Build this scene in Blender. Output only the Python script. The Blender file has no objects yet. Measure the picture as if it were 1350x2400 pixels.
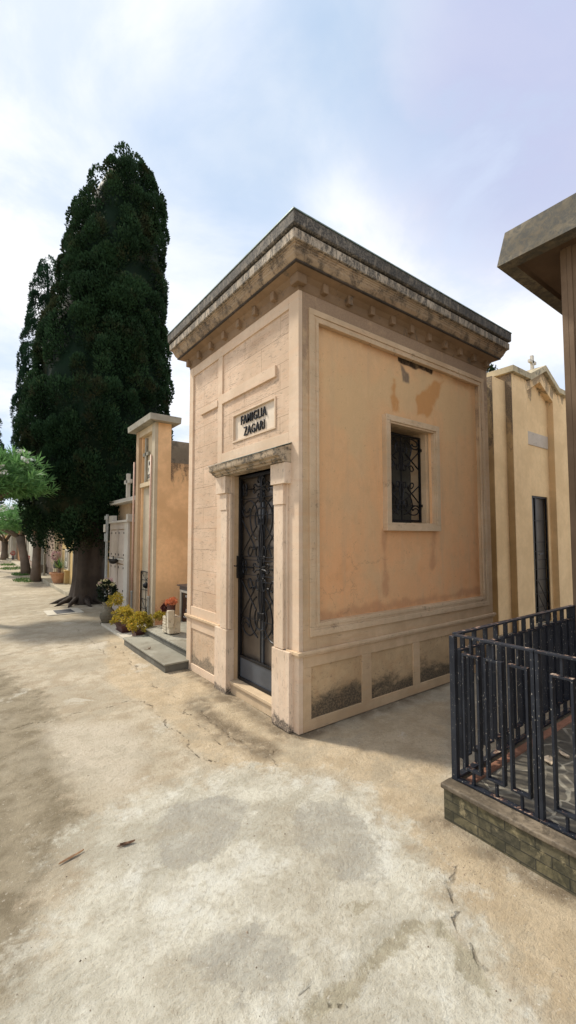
import bpy, bmesh, math, random
import numpy as np
from mathutils import Vector, noise as mnoise
R_ = math.radians
rnd = random.Random(7)
rng = np.random.default_rng(11)
S = bpy.context.scene
COL = S.collection

# ------------------------------------------------------------------ camera numbers (also used to measure the ground plan)
FPX, CX, CY, H = 1004.0, 675.0, 1200.0, 1.6
TH = math.atan(58/1004.0); AZ = R_(36.7)
Fv = Vector((math.sin(AZ)*math.cos(TH), math.cos(AZ)*math.cos(TH), math.sin(TH)))
Rv = Vector((math.cos(AZ), -math.sin(AZ), 0)); Uv = Rv.cross(Fv)
CAM = Vector((0, 0, H))
def ray(px, py): return Fv*FPX + Rv*(px-CX) + Uv*(CY-py)
def G(px, py, z=0.0):
    r = ray(px, py); t = (z-H)/r.z; return CAM + r*t
def AT(px, py, D):
    r = ray(px, py); h = r.x*math.sin(AZ)+r.y*math.cos(AZ); return CAM + r*(D/h)
def PY(px, py, y):
    r = ray(px, py); return CAM + r*(y/r.y)
def PX(px, py, x):
    r = ray(px, py); return CAM + r*(x/r.x)

# ------------------------------------------------------------------ node helper
class NT:
    def __init__(s, name):
        s.m = bpy.data.materials.new(name); s.m.use_nodes = True
        s.t = s.m.node_tree; s.t.nodes.clear()
        s.out = s.t.nodes.new('ShaderNodeOutputMaterial')
        s.b = s.t.nodes.new('ShaderNodeBsdfPrincipled')
        s.t.links.new(s.b.outputs[0], s.out.inputs[0])
    def new(s, typ, **kw):
        n = s.t.nodes.new(typ)
        for k, v in kw.items(): setattr(n, k, v)
        return n
    def put(s, sock, v):
        if isinstance(v, bpy.types.NodeSocket): s.t.links.new(v, sock)
        elif v is not None:
            if hasattr(sock.default_value, '__len__') and not hasattr(v, '__len__'): v = (v, v, v)
            if sock.type == 'RGBA' and len(v) == 3: v = (*v, 1)
            sock.default_value = v
    def pos(s): return s.new('ShaderNodeNewGeometry').outputs['Position']
    def obj(s): return s.new('ShaderNodeTexCoord').outputs['Object']
    def map(s, v, sc, loc=(0, 0, 0), rot=(0, 0, 0)):
        n = s.new('ShaderNodeMapping'); s.put(n.inputs[0], v)
        n.inputs['Scale'].default_value = sc if hasattr(sc, '__len__') else (sc,)*3
        n.inputs['Location'].default_value = loc; n.inputs['Rotation'].default_value = rot
        return n.outputs[0]
    def noise(s, v, sc=5, det=4, ro=.55, dist=0, col=False):
        n = s.new('ShaderNodeTexNoise'); s.put(n.inputs['Vector'], v)
        n.inputs['Scale'].default_value = sc; n.inputs['Detail'].default_value = det
        n.inputs['Roughness'].default_value = ro; n.inputs['Distortion'].default_value = dist
        return n.outputs['Color' if col else 'Fac']
    def vor(s, v, sc=5, feat='F1', out='Distance', rand=1):
        n = s.new('ShaderNodeTexVoronoi'); n.feature = feat; s.put(n.inputs['Vector'], v)
        n.inputs['Scale'].default_value = sc; n.inputs['Randomness'].default_value = rand
        return n.outputs[out]
    def math(s, op, a, b=None, clamp=False):
        n = s.new('ShaderNodeMath', operation=op); n.use_clamp = clamp
        s.put(n.inputs[0], a)
        if b is not None: s.put(n.inputs[1], b)
        return n.outputs[0]
    def mr(s, v, a, b, c=0, d=1, smooth=True):
        n = s.new('ShaderNodeMapRange'); n.interpolation_type = 'SMOOTHSTEP' if smooth else 'LINEAR'
        s.put(n.inputs[0], v)
        for i, q in enumerate((a, b, c, d)): n.inputs[i+1].default_value = q
        return n.outputs[0]
    def mix(s, f, a, b, mode='MIX'):
        n = s.new('ShaderNodeMix', data_type='RGBA', blend_type=mode); n.clamp_factor = True
        s.put(n.inputs[0], f); s.put(n.inputs[6], a); s.put(n.inputs[7], b)
        return n.outputs[2]
    def attr(s, name): return s.new('ShaderNodeAttribute', attribute_name=name).outputs['Fac']
    def sep(s, v):
        n = s.new('ShaderNodeSeparateXYZ'); s.put(n.inputs[0], v); return n.outputs
    def bump(s, h, st=.3, dist=.01, prev=None):
        n = s.new('ShaderNodeBump'); s.put(n.inputs['Height'], h)
        n.inputs['Strength'].default_value = st; n.inputs['Distance'].default_value = dist
        if prev is not None: s.put(n.inputs['Normal'], prev)
        return n.outputs[0]
    def fin(s, col, rough=.8, normal=None, metal=0, spec=.35):
        s.put(s.b.inputs['Base Color'], col); s.put(s.b.inputs['Roughness'], rough)
        s.put(s.b.inputs['Metallic'], metal); s.b.inputs['Specular IOR Level'].default_value = spec
        if normal is not None: s.put(s.b.inputs['Normal'], normal)
        return s.m

def stone(name, base, var=.12, pits=0, pdir='h', pscale=1, grime_shade=0, gz=None, gcol=(.035, .032, .028), rough=.8, courses=False, dark=None, gscale=1.0, gstretch=(1, 1, 1), gsoft=.0):
    """pitted / smooth travertine, plaster and concrete; gz=(z_clean, z_dark) gives where grime gathers, stain or painted shade"""
    base = (base[0], base[1]*.985, base[2]*.94)
    n = NT(name); p = n.pos()
    lo = n.noise(p, 1.7, 5, .6); mid = n.noise(p, 14, 5, .65); fine = n.noise(p, 160, 3, .6)
    dk = tuple(c*(1-var*1.6)*k for c, k in zip(base, (1, .97, .92))); lt = tuple(min(1, c*(1+var)) for c in base)
    c = n.mix(n.mr(lo, .35, .65), dk, lt)
    c = n.mix(n.mr(n.noise(n.map(p, (6, 6, .9)), 1, 6, .65, .3), .52, .72, 0, .28), c, tuple(q*k for q, k in zip(base, (.72, .66, .58))))
    c = n.mix(n.mr(mid, .35, .7, 0, .35), c, tuple(q*.78 for q in base))
    c = n.mix(n.mr(fine, .3, .75, 0, .22), c, tuple(q*.6 for q in base))
    h = n.math('MULTIPLY', fine, .25)
    nb = n.bump(n.math('ADD', n.math('MULTIPLY', mid, .5), fine), .25, .004)
    if pits:
        st = {'h': (7, 7, 52), 'v': (42, 42, 9), 'n': (26, 26, 26)}[pdir]
        q = n.map(p, tuple(a*pscale for a in st))
        pn = n.noise(q, 1, 3, .7, .6)
        reg = n.noise(n.map(p, (3.2, 3.2, 7)), 1, 3, .6)
        thr = n.math('ADD', pn, n.math('MULTIPLY', n.math('SUBTRACT', reg, .5), .28))
        lo_t = .66-.10*pits
        pm = n.mr(thr, lo_t, lo_t+.05)
        c = n.mix(n.math('MULTIPLY', pm, .58), c, tuple(q*.36 for q in base))
        strat = n.noise(n.map(p, tuple(a*.35 for a in st)), 1, 4, .6)
        c = n.mix(n.mr(strat, .45, .7, 0, .35), c, tuple(q*k for q, k in zip(base, (.92, .78, .68))))
        nb = n.bump(n.math('SUBTRACT', 1, pm), .5, .004, nb)
    if courses:
        bt = n.new('ShaderNodeTexBrick')
        sx = n.sep(p); cb = n.new('ShaderNodeCombineXYZ')
        n.put(cb.inputs[0], sx[1]); n.put(cb.inputs[1], sx[2])
        n.put(bt.inputs['Vector'], n.map(cb.outputs[0], 1, (.32, .02, 0)))
        bt.inputs['Scale'].default_value = 1; bt.inputs['Brick Width'].default_value = .62; bt.inputs['Row Height'].default_value = .245
        bt.inputs['Mortar Size'].default_value = .0022; bt.inputs['Mortar Smooth'].default_value = .3
        bt.inputs['Color1'].default_value = (1, 1, 1, 1); bt.inputs['Color2'].default_value = (.9, .88, .86, 1); bt.inputs['Mortar'].default_value = (.42, .38, .34, 1)
        c = n.mix(1, c, bt.outputs['Color'], 'MULTIPLY')
    if grime_shade:
        g = n.noise(n.map(p, gstretch), 5.5*gscale, 7, .72, .4)
        if gz:
            zz = n.sep(p)[2]; a = n.mr(zz, gz[0], gz[1], 0, 1, False)
            g = n.math('ADD', g, n.math('MULTIPLY', n.math('SUBTRACT', a, .5), .5))
        gm = n.mr(g, .62-.18*grime_shade-gsoft*.5, .72-.14*grime_shade+gsoft)
        g2 = n.noise(p, 60, 4, .7)
        gm = n.math('MULTIPLY', gm, n.mr(g2, .3, .6, .35+gsoft*4, 1))
        c = n.mix(n.math('MULTIPLY', gm, .9), c, gcol)
    return n.fin(c, rough, nb)

def plain(name, col, rough=.6, metal=0, spec=.4, var=.15, sc=20, bump=.0, obj=True):
    n = NT(name); p = n.obj() if obj else n.pos()
    f = n.noise(p, sc, 5, .6)
    c = n.mix(n.mr(f, .3, .7), tuple(q*(1-var) for q in col), tuple(min(1, q*(1+var)) for q in col))
    nb = n.bump(f, bump, .003) if bump else None
    return n.fin(c, rough, nb, metal, spec)

def foliage(name, dark, light, tip=None, trans=.25, spec=.3, patch=None):
    n = NT(name); t = n.attr('tint')
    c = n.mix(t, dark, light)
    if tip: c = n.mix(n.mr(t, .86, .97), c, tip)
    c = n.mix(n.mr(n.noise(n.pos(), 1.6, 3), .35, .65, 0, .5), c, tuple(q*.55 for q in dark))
    if patch: c = n.mix(n.mr(n.noise(n.map(n.pos(), 1, (3, 2, 1)), 1.3, 5, .7), .52, .66, 0, .75), c, patch)
    n.fin(c, .6, None, 0, spec)
    tr = n.new('ShaderNodeBsdfTranslucent'); n.put(tr.inputs[0], c)
    mx = n.new('ShaderNodeMixShader'); mx.inputs[0].default_value = trans
    n.t.links.new(n.b.outputs[0], mx.inputs[1]); n.t.links.new(tr.outputs[0], mx.inputs[2]); n.t.links.new(mx.outputs[0], n.out.inputs[0])
    return n.m

M = {}
CREAM = (.60, .475, .36)
M['smooth'] = stone('smooth travertine', (.70, .545, .415), .07, pits=.04, pdir='h', pscale=2.2)
M['smooth_side'] = stone('smooth travertine weathered with painted shade', (.585, .425, .275), .12, pits=.05, pdir='h', pscale=2.2, grime_shade=.8, gz=(2.2, 3.75), gcol=(.26, .175, .115), gscale=.6, gsoft=.08)  # brown tint towards the top: stain plus painted shade of the cornice
M['field'] = stone('pitted travertine courses', (.70, .53, .40), .1, pits=.85, pdir='h', pscale=2.1, courses=True)
M['pil'] = stone('travertine with upright pits', (.70, .56, .44), .08, pits=.6, pdir='v', pscale=1.9, grime_shade=.25, gz=(.22, .0))
M['plinth_f'] = stone('rough plinth travertine', (.62, .47, .34), .12, pits=.9, pdir='n', pscale=2.2, grime_shade=.4, gz=(.42, .1), gcol=(.14, .115, .08))
M['plinth_s'] = stone('rough plinth travertine with black mould', (.54, .385, .23), .14, pits=.55, pdir='n', pscale=2, grime_shade=.95, gz=(.47, .05), gcol=(.04, .036, .028), gscale=.75, gstretch=(.55, 1, 1), gsoft=.07)
M['frame_m'] = stone('travertine moulding', (.63, .475, .325), .1, pits=.3, pdir='h', pscale=2, grime_shade=.15, gcol=(.22, .15, .1))
M['cornice'] = stone('lichen blackened stone cornice', (.47, .40, .32), .15, pits=.4, pdir='h', pscale=2.2, grime_shade=1.25, gcol=(.035, .034, .031), gscale=1.7, gstretch=(2.4, 2.4, .6))
M['corn_top'] = stone('black crust stone cornice', (.24, .21, .175), .3, pits=.4, pdir='h', pscale=2.2, grime_shade=1.45, gcol=(.026, .026, .025), gscale=1.4, gstretch=(2.2, 2.2, .8))
M['soffit'] = stone('stained soffit plaster', (.25, .165, .10), .14, grime_shade=.35, gcol=(.10, .08, .06), gscale=1.2)
M['mould'] = stone('stained moulding stone', (.38, .285, .195), .18, pits=.2, pdir='h', pscale=2.2, grime_shade=.9, gcol=(.055, .045, .035), gscale=1.3, gsoft=.04)
M['drip'] = stone('black drip mould', (.07, .052, .04), .3, grime_shade=1.1, gscale=1.0, gcol=(.03, .025, .02), gstretch=(1, 1, 1))
M['flash'] = plain('green zinc flashing', (.20, .26, .24), .5, .3, var=.3, obj=False)
M['lintel'] = stone('weathered lintel stone', (.46, .37, .27), .16, pits=.5, pdir='h', pscale=1.6, grime_shade=1.0, gcol=(.05, .048, .042), gscale=2.4)
M['plaqueZ'] = stone('polished marble name panel', (.76, .66, .56), .04)
M['step'] = stone('marble step', (.58, .45, .31), .1)
M['iron'] = plain('black wrought iron', (.018, .018, .02), .42, .6, var=.3, bump=.2)
M['letters'] = plain('blackened bronze letters', (.012, .011, .011), .4, .5)
M['kick'] = plain('grey painted steel sheet', (.075, .085, .10), .38, .2, var=.2, sc=4)
def pane_mat():
    n = NT('dim frosted door glass'); p = n.pos()
    f = n.noise(p, 3, 4)
    c = n.mix(n.mr(f, .3, .7), (.075, .058, .042), (.13, .10, .075))
    return n.fin(c, .28, n.bump(n.noise(p, 25, 2), .15, .003), 0, .5)
M['pane'] = pane_mat()
M['winpane'] = plain('old window glass', (.06, .06, .052), .22, 0, .5, var=.4, sc=3, obj=False)
M['dark'] = plain('unlit interior', (.03, .025, .02), .9)

def stucco_mat():
    n = NT('ochre orange stucco with damp stains'); p = n.pos()
    zz = n.sep(p)[2]
    base = n.mix(n.mr(zz, .8, 3.0), (.80, .42, .20), (.77, .475, .245))
    lo = n.noise(n.map(p, (1.3, 1, .9)), 1.6, 6, .62, .3); mid = n.noise(p, 7, 6, .65)
    c = n.mix(n.mr(lo, .4, .7, 0, .75), base, (.68, .45, .245))
    c = n.mix(n.mr(lo, .28, .42, .6, 0), c, (.68, .33, .14))
    strk = n.noise(n.map(p, (9, 1, .8)), 1, 5, .6)
    c = n.mix(n.mr(strk, .5, .75, 0, .45), c, (.55, .38, .235))
    c = n.mix(n.mr(mid, .45, .75, 0, .3), c, (.53, .33, .18))
    c = n.mix(n.math('MULTIPLY', n.attr('light'), .6), c, (.68, .48, .26))
    c = n.mix(n.math('MULTIPLY', n.attr('damp'), .8), c, (.58, .27, .085))
    c = n.mix(n.math('MULTIPLY', n.attr('grey'), .85), c, (.13, .11, .09))
    c = n.mix(n.math('MULTIPLY', n.attr('rust'), .5), c, (.46, .22, .11))
    c = n.mix(n.attr('hole'), c, (.012, .01, .008))
    fine = n.noise(p, 220, 3, .6)
    wv = n.new('ShaderNodeVectorMath', operation='ADD'); n.put(wv.inputs[0], n.map(p, (1, .01, 1)))
    ws = n.new('ShaderNodeVectorMath', operation='SCALE'); n.put(ws.inputs[0], n.noise(p, 5, 6, .7, col=True)); ws.inputs['Scale'].default_value = .35
    n.t.links.new(ws.outputs[0], wv.inputs[1])
    hc = n.mr(n.vor(wv.outputs[0], 1.15, 'DISTANCE_TO_EDGE'), .0, .006, 1, 0)
    hc = n.math('MULTIPLY', hc, n.mr(n.noise(p, 1.3, 3), .5, .62))
    c = n.mix(n.math('MULTIPLY', hc, .55), c, (.30, .17, .09))
    tr = n.noise(n.map(p, (14, 1, 5), (0, 0, 0), (0, .6, 0)), 1, 5, .7, 1.2)
    c = n.mix(n.mr(tr, .5, .72, 0, .22), c, (.86, .58, .33))
    c = n.mix(n.mr(n.noise(p, 33, 4, .7), .62, .70, 0, .5), c, (.40, .24, .13))
    mid = n.math('ADD', mid, n.math('MULTIPLY', tr, .7))
    c = n.mix(n.mr(fine, .35, .75, 0, .25), c, (.36, .22, .12))
    return n.fin(c, .9, n.bump(n.math('ADD', n.math('MULTIPLY', mid, .8), fine), .35, .004), 0, .2)
M['stucco'] = stucco_mat()
M['orange'] = stone('orange rendered wall', (.85, .56, .32), .12, grime_shade=.2, gz=(1.2, 0), gcol=(.5, .22, .12), gscale=.5)
M['orange_g'] = stone('orange render with black runs under the parapet', (.85, .56, .32), .12, grime_shade=.75, gz=(2.15, 3.1), gcol=(.09, .065, .045), gscale=.7, gstretch=(1.5, 1.5, .5), gsoft=.03)
M['greystrip'] = stone('greyed cream render', (.52, .45, .34), .08)
M['creamr'] = stone('cream render', (.66, .54, .38), .08)
M['brownr'] = stone('tan render', (.52, .38, .25), .08)
M['slabc'] = stone('weathered concrete slab', (.37, .35, .30), .15, grime_shade=.45, gcol=(.12, .11, .1), gscale=2)
M['oldconc'] = stone('bare mouldy concrete', (.27, .235, .19), .25, grime_shade=.55, gcol=(.08, .07, .06), gscale=1.3)
M['yellow'] = stone('pale yellow render', (.83, .60, .345), .07, grime_shade=.2, gz=(3.6, 4.7), gcol=(.16, .12, .08), gscale=.9, gstretch=(1, 1, .5))
M['yellow_d'] = stone('mould blackened yellow render', (.52, .37, .20), .12, grime_shade=.8, gz=(2.2, 4.3), gcol=(.10, .08, .065), gscale=.9, gstretch=(1, 1, .5))
M['yellow_c'] = stone('lichen spotted coping', (.48, .41, .28), .15, grime_shade=.6, gcol=(.10, .09, .07), gscale=1.6)
M['conc_f'] = stone('old grey concrete fascia', (.19, .165, .12), .4, pits=.3, pdir='n', pscale=1.5, grime_shade=1.15, gcol=(.06, .06, .055), gscale=2.6, gsoft=.04)
M['conc_s'] = stone('brown concrete soffit', (.12, .078, .048), .15, grime_shade=.2, gcol=(.1, .07, .05))
M['wallR'] = stone('brown sand render', (.19, .13, .085), .14)
M['marble_g'] = stone('grey marble slab', (.31, .30, .255), .2, grime_shade=.5, gcol=(.17, .15, .11), gscale=1.0, rough=.5)
M['riser'] = stone('dark slate step front', (.15, .145, .125), .2, grime_shade=.5, gcol=(.07, .06, .045), gscale=2)
M['marble_w'] = stone('dusty white marble', (.62, .58, .50), .08, grime_shade=.2, gcol=(.35, .28, .2), rough=.6)
M['greymarb'] = plain('dark grey granite', (.085, .08, .085), .35, 0, .5, var=.25, sc=60)
M['blackgr'] = plain('polished black granite', (.012, .011, .013), .12, 0, .5)
M['white'] = plain('white letters', (.75, .73, .68), .5)
M['loc'] = stone('greyish pink marble', (.55, .48, .42), .07, grime_shade=.12, gcol=(.2, .17, .14))
M['loc_l'] = stone('light grey marble', (.60, .57, .52), .05)
M['pipe'] = plain('salmon painted downpipe', (.58, .37, .27), .5, var=.1)
M['pipe_g'] = plain('grey metal pipe', (.30, .30, .27), .5, .2)
M['bark'] = stone('fibrous cypress bark', (.055, .040, .029), .3, pits=.8, pdir='v', pscale=.6)
M['bark2'] = stone('grey brown oleander bark', (.16, .125, .10), .25, pits=.4, pdir='v')
M['cyp'] = foliage('dark cypress foliage', (.007, .020, .009), (.045, .098, .042), (.10, .14, .06), .15, .08, (.040, .038, .018))
M['cyp2'] = foliage('blue green cypress foliage', (.008, .024, .014), (.038, .095, .05), None, .2, .08)
M['ole'] = foliage('oleander leaves', (.06, .17, .05), (.26, .48, .16), (.5, .62, .36), .4)
M['petal'] = plain('white oleander petals', (.82, .82, .76), .6)
M['yleaf'] = foliage('yellowing succulent leaves', (.26, .22, .03), (.66, .50, .06), (.72, .42, .08), .3)
M['dgreen'] = foliage('dark flower leaves', (.008, .015, .006), (.02, .04, .012), None, .1)
M['brleaf'] = foliage('withered dark red petals', (.07, .015, .012), (.16, .04, .03), None, .1)
M['orfl'] = foliage('orange petals', (.70, .20, .08), (.9, .42, .22), None, .2)
M['paleyel'] = foliage('pale yellow petals', (.65, .60, .30), (.80, .76, .5), None, .2)
M['pinkfl'] = foliage('pale pink petals', (.60, .35, .38), (.75, .55, .55), None, .2)
M['redfl'] = foliage('faded red petals', (.45, .10, .08), (.6, .25, .2), None, .2)
M['spiky'] = foliage('spiky blade leaves', (.05, .13, .03), (.16, .28, .09), (.45, .45, .15), .25)
M['terra'] = plain('terracotta', (.46, .24, .13), .75, var=.15, bump=.2)
M['brownpot'] = plain('dark brown plastic planter', (.085, .032, .024), .55)
M['mossy'] = stone('mossy carved stone', (.22, .19, .14), .25, grime_shade=.5, gcol=(.07, .07, .045), gscale=3)
M['vasest'] = stone('whitish split stone vase', (.60, .54, .43), .12, pits=.5, pdir='n', grime_shade=.35, gcol=(.28, .2, .12), gscale=2)
M['dried'] = plain('dry brown leaf', (.16, .085, .045), .8, var=.4, sc=40)
M['dried_t'] = plain('tan dry leaf', (.40, .24, .13), .8, var=.3, sc=40)
M['paleleaf'] = plain('bleached fallen leaf', (.62, .50, .36), .8, var=.2, sc=30)
M['greypost'] = plain('flaking grey paint', (.30, .31, .29), .7, var=.2)
M['bronze'] = plain('dark bronze', (.05, .045, .04), .45, .5)
M['grate'] = plain('cast iron grate', (.10, .10, .105), .6, .4)
M['kerbst'] = stone('concrete kerb', (.42, .38, .29), .15, grime_shade=.3, gcol=(.2, .17, .12))

def fence_mat():
    n = NT('chipped navy railing paint'); p = n.pos()
    a = n.noise(p, 90, 3, .6); b = n.noise(p, 9, 4, .6)
    c = n.mix(n.mr(b, .35, .7), (.008, .011, .018), (.019, .023, .032))
    chips = n.mr(n.noise(n.map(p, (1, 1, .5)), 130, 2, .5), .68, .71)
    c = n.mix(n.math('MULTIPLY', chips, .75), c, (.42, .38, .32))
    nz = n.sep(n.new('ShaderNodeNewGeometry').outputs['True Normal'])[2]
    up = n.mr(nz, .6, .9)
    rr = n.noise(p, 22, 5, .7)
    worn = n.math('MULTIPLY', up, n.mr(rr, .52, .68))
    c = n.mix(worn, c, (.34, .17, .10))
    c = n.mix(n.math('MULTIPLY', up, n.mr(rr, .58, .66)), c, (.42, .34, .27))
    return n.fin(c, .5, n.bump(a, .25, .002), .0, .35)
M['fence'] = fence_mat()

def crazy_mat():
    n = NT('irregular slate paving'); p = n.pos()
    q = n.new('ShaderNodeVectorMath', operation='ADD')
    n.put(q.inputs[0], p); nn = n.noise(p, 4, 3, .5, col=True)
    sc = n.new('ShaderNodeVectorMath', operation='SCALE'); n.put(sc.inputs[0], nn); sc.inputs['Scale'].default_value = .12
    n.t.links.new(sc.outputs[0], q.inputs[1])
    e = n.vor(n.map(q.outputs[0], (5.2, 5.2, .01)), 1, 'DISTANCE_TO_EDGE')
    cc = n.vor(n.map(q.outputs[0], (5.2, 5.2, .01)), 1, 'F1', 'Color')
    cr = n.sep(cc)
    c = n.mix(cr[0], (.085, .078, .066), (.16, .145, .115))
    c = n.mix(n.mr(n.noise(p, 30, 5), .4, .7, 0, .5), c, (.22, .19, .14))
    jm = n.mr(e, .022, .045, 1, 0)
    jm = n.math('MULTIPLY', jm, n.mr(n.noise(p, 9, 3), .35, .55, .25, 1))
    c = n.mix(jm, c, (.36, .33, .26))
    return n.fin(c, .42, n.bump(n.math('SUBTRACT', 1, jm), .4, .004), 0, .5)
M['crazy'] = crazy_mat()
def tuff_mat():
    n = NT('mossy tuff block base'); p = n.pos(); s = n.sep(p)
    cb = n.new('ShaderNodeCombineXYZ'); n.put(cb.inputs[0], n.math('ADD', s[1], s[0])); n.put(cb.inputs[1], s[2])
    bt = n.new('ShaderNodeTexBrick'); n.put(bt.inputs['Vector'], n.map(cb.outputs[0], 1, (.03, -.012, 0)))
    bt.inputs['Scale'].default_value = 1; bt.inputs['Brick Width'].default_value = .145; bt.inputs['Row Height'].default_value = .052
    bt.inputs['Mortar Size'].default_value = .0035; bt.inputs['Mortar Smooth'].default_value = .4
    bt.inputs['Color1'].default_value = (.17, .145, .08, 1); bt.inputs['Color2'].default_value = (.10, .088, .058, 1); bt.inputs['Mortar'].default_value = (.06, .055, .04, 1)
    bl = n.mr(n.noise(p, 9, 6, .7, .5), .40, .60)
    c = n.mix(n.math('MULTIPLY', bl, .75), bt.outputs['Color'], (.035, .035, .025))
    ye = n.mr(n.noise(n.map(p, 1, (3, 1, 2)), 14, 5, .7), .57, .7)
    c = n.mix(n.math('MULTIPLY', ye, .5), c, (.40, .33, .19))
    return n.fin(c, .9, n.bump(n.math('ADD', bt.outputs['Fac'], n.math('MULTIPLY', n.noise(p, 40, 4), -1)), .5, .006), 0, .2)
M['tuff'] = tuff_mat()
M['cope'] = stone('worn marble coping', (.24, .195, .145), .5, grime_shade=1.0, gcol=(.075, .06, .042), gscale=2.5, rough=.55)
M['redtile'] = stone('terracotta edging tiles', (.34, .17, .115), .3, grime_shade=.4, gcol=(.16, .12, .09), gscale=3)

# ------------------------------------------------------------------ mesh helper
def origin(o):
    v = Vector((0, 0, 0))
    while o is not None: v += o.location; o = o.parent
    return v
class MB:
    def __init__(s): s.v = []; s.f = []
    def box(s, x0, x1, y0, y1, z0, z1):
        if x0 > x1: x0, x1 = x1, x0
        if y0 > y1: y0, y1 = y1, y0
        b = len(s.v)
        s.v += [(x0, y0, z0), (x1, y0, z0), (x1, y1, z0), (x0, y1, z0), (x0, y0, z1), (x1, y0, z1), (x1, y1, z1), (x0, y1, z1)]
        s.f += [tuple(b+i for i in q) for q in ((0, 3, 2, 1), (4, 5, 6, 7), (0, 1, 5, 4), (1, 2, 6, 5), (2, 3, 7, 6), (3, 0, 4, 7))]
        return s
    def tube(s, pts, r, n=6, cap=True):
        pts = [Vector(p) for p in pts]; b = len(s.v)
        rr = r if hasattr(r, '__len__') else [r]*len(pts)
        for i, p in enumerate(pts):
            t = (pts[min(i+1, len(pts)-1)]-pts[max(i-1, 0)])
            t = t.normalized() if t.length > 1e-9 else Vector((0, 0, 1))
            ref = Vector((1, 0, 0)) if abs(t.x) < .8 else Vector((0, 1, 0))
            a = t.cross(ref).normalized(); c = t.cross(a).normalized()
            for k in range(n):
                an = 2*math.pi*k/n; s.v.append(tuple(p+(a*math.cos(an)+c*math.sin(an))*rr[i]))
        for i in range(len(pts)-1):
            for k in range(n):
                a0 = b+i*n+k; a1 = b+i*n+(k+1) % n; s.f.append((a0, a1, a1+n, a0+n))
        if cap:
            s.f.append(tuple(b+k for k in range(n))[::-1]); e = b+(len(pts)-1)*n; s.f.append(tuple(e+k for k in range(n)))
        return s
    def prism(s, pts, a0, a1, axis):
        """polygon pts in the two other axes, extruded along axis"""
        b = len(s.v); n = len(pts)
        for a in (a0, a1):
            for p, q in pts:
                s.v.append({'x': (a, p, q), 'y': (p, a, q), 'z': (p, q, a)}[axis])
        s.f.append(tuple(b+i for i in range(n))[::-1]); s.f.append(tuple(b+n+i for i in range(n)))
        for i in range(n): j = (i+1) % n; s.f.append((b+i, b+j, b+n+j, b+n+i))
        return s
    def lathe(s, prof, c, n=20):
        b = len(s.v)
        for r, z in prof:
            for k in range(n):
                a = 2*math.pi*k/n; s.v.append((c[0]+r*math.cos(a), c[1]+r*math.sin(a), c[2]+z))
        for i in range(len(prof)-1):
            for k in range(n): s.f.append((b+i*n+k, b+i*n+(k+1) % n, b+(i+1)*n+(k+1) % n, b+(i+1)*n+k))
        s.f.append(tuple(b+k for k in range(n))[::-1]); e = b+(len(prof)-1)*n; s.f.append(tuple(e+k for k in range(n)))
        return s
    def sweep(s, prof, x0, y0, x1, y1):
        """profile (overhang,z) closed loop, mitred round a rectangle"""
        b = len(s.v); n = len(prof)
        for sx, sy, x, y in ((-1, -1, x0, y0), (1, -1, x1, y0), (1, 1, x1, y1), (-1, 1, x0, y1)):
            for o, z in prof: s.v.append((x+sx*o, y+sy*o, z))
        for c in range(4):
            d = (c+1) % 4
            for i in range(n):
                j = (i+1) % n; s.f.append((b+c*n+i, b+d*n+i, b+d*n+j, b+c*n+j))
        return s
    def frame(s, ax, c0, c1, a0, a1, z0, z1, w):
        """rectangular frame of width w in plane; ax='x' -> thickness along x c0..c1 and a=y; ax='y' -> a=x"""
        L = [(a0, a1, z1-w, z1), (a0, a1, z0, z0+w), (a0, a0+w, z0+w, z1-w), (a1-w, a1, z0+w, z1-w)]
        for p, q, u, v in L:
            if ax == 'x': s.box(c0, c1, p, q, u, v)
            else: s.box(p, q, c0, c1, u, v)
        return s
    def build(s, name, mat, parent=None, bevel=0, smooth=False, recalc=True):
        o0 = origin(parent)
        me = bpy.data.meshes.new(name); me.from_pydata([(a-o0.x, b-o0.y, c-o0.z) for a, b, c in s.v], [], s.f)
        me.materials.append(mat)
        if recalc:
            bm = bmesh.new(); bm.from_mesh(me); bmesh.ops.recalc_face_normals(bm, faces=bm.faces); bm.to_mesh(me); bm.free()
        if smooth:
            for p in me.polygons: p.use_smooth = True
        o = bpy.data.objects.new(name, me); COL.objects.link(o); o.parent = parent
        if bevel:
            m = o.modifiers.new('bevel', 'BEVEL'); m.width = bevel; m.segments = 2; m.limit_method = 'ANGLE'
        return o

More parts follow.
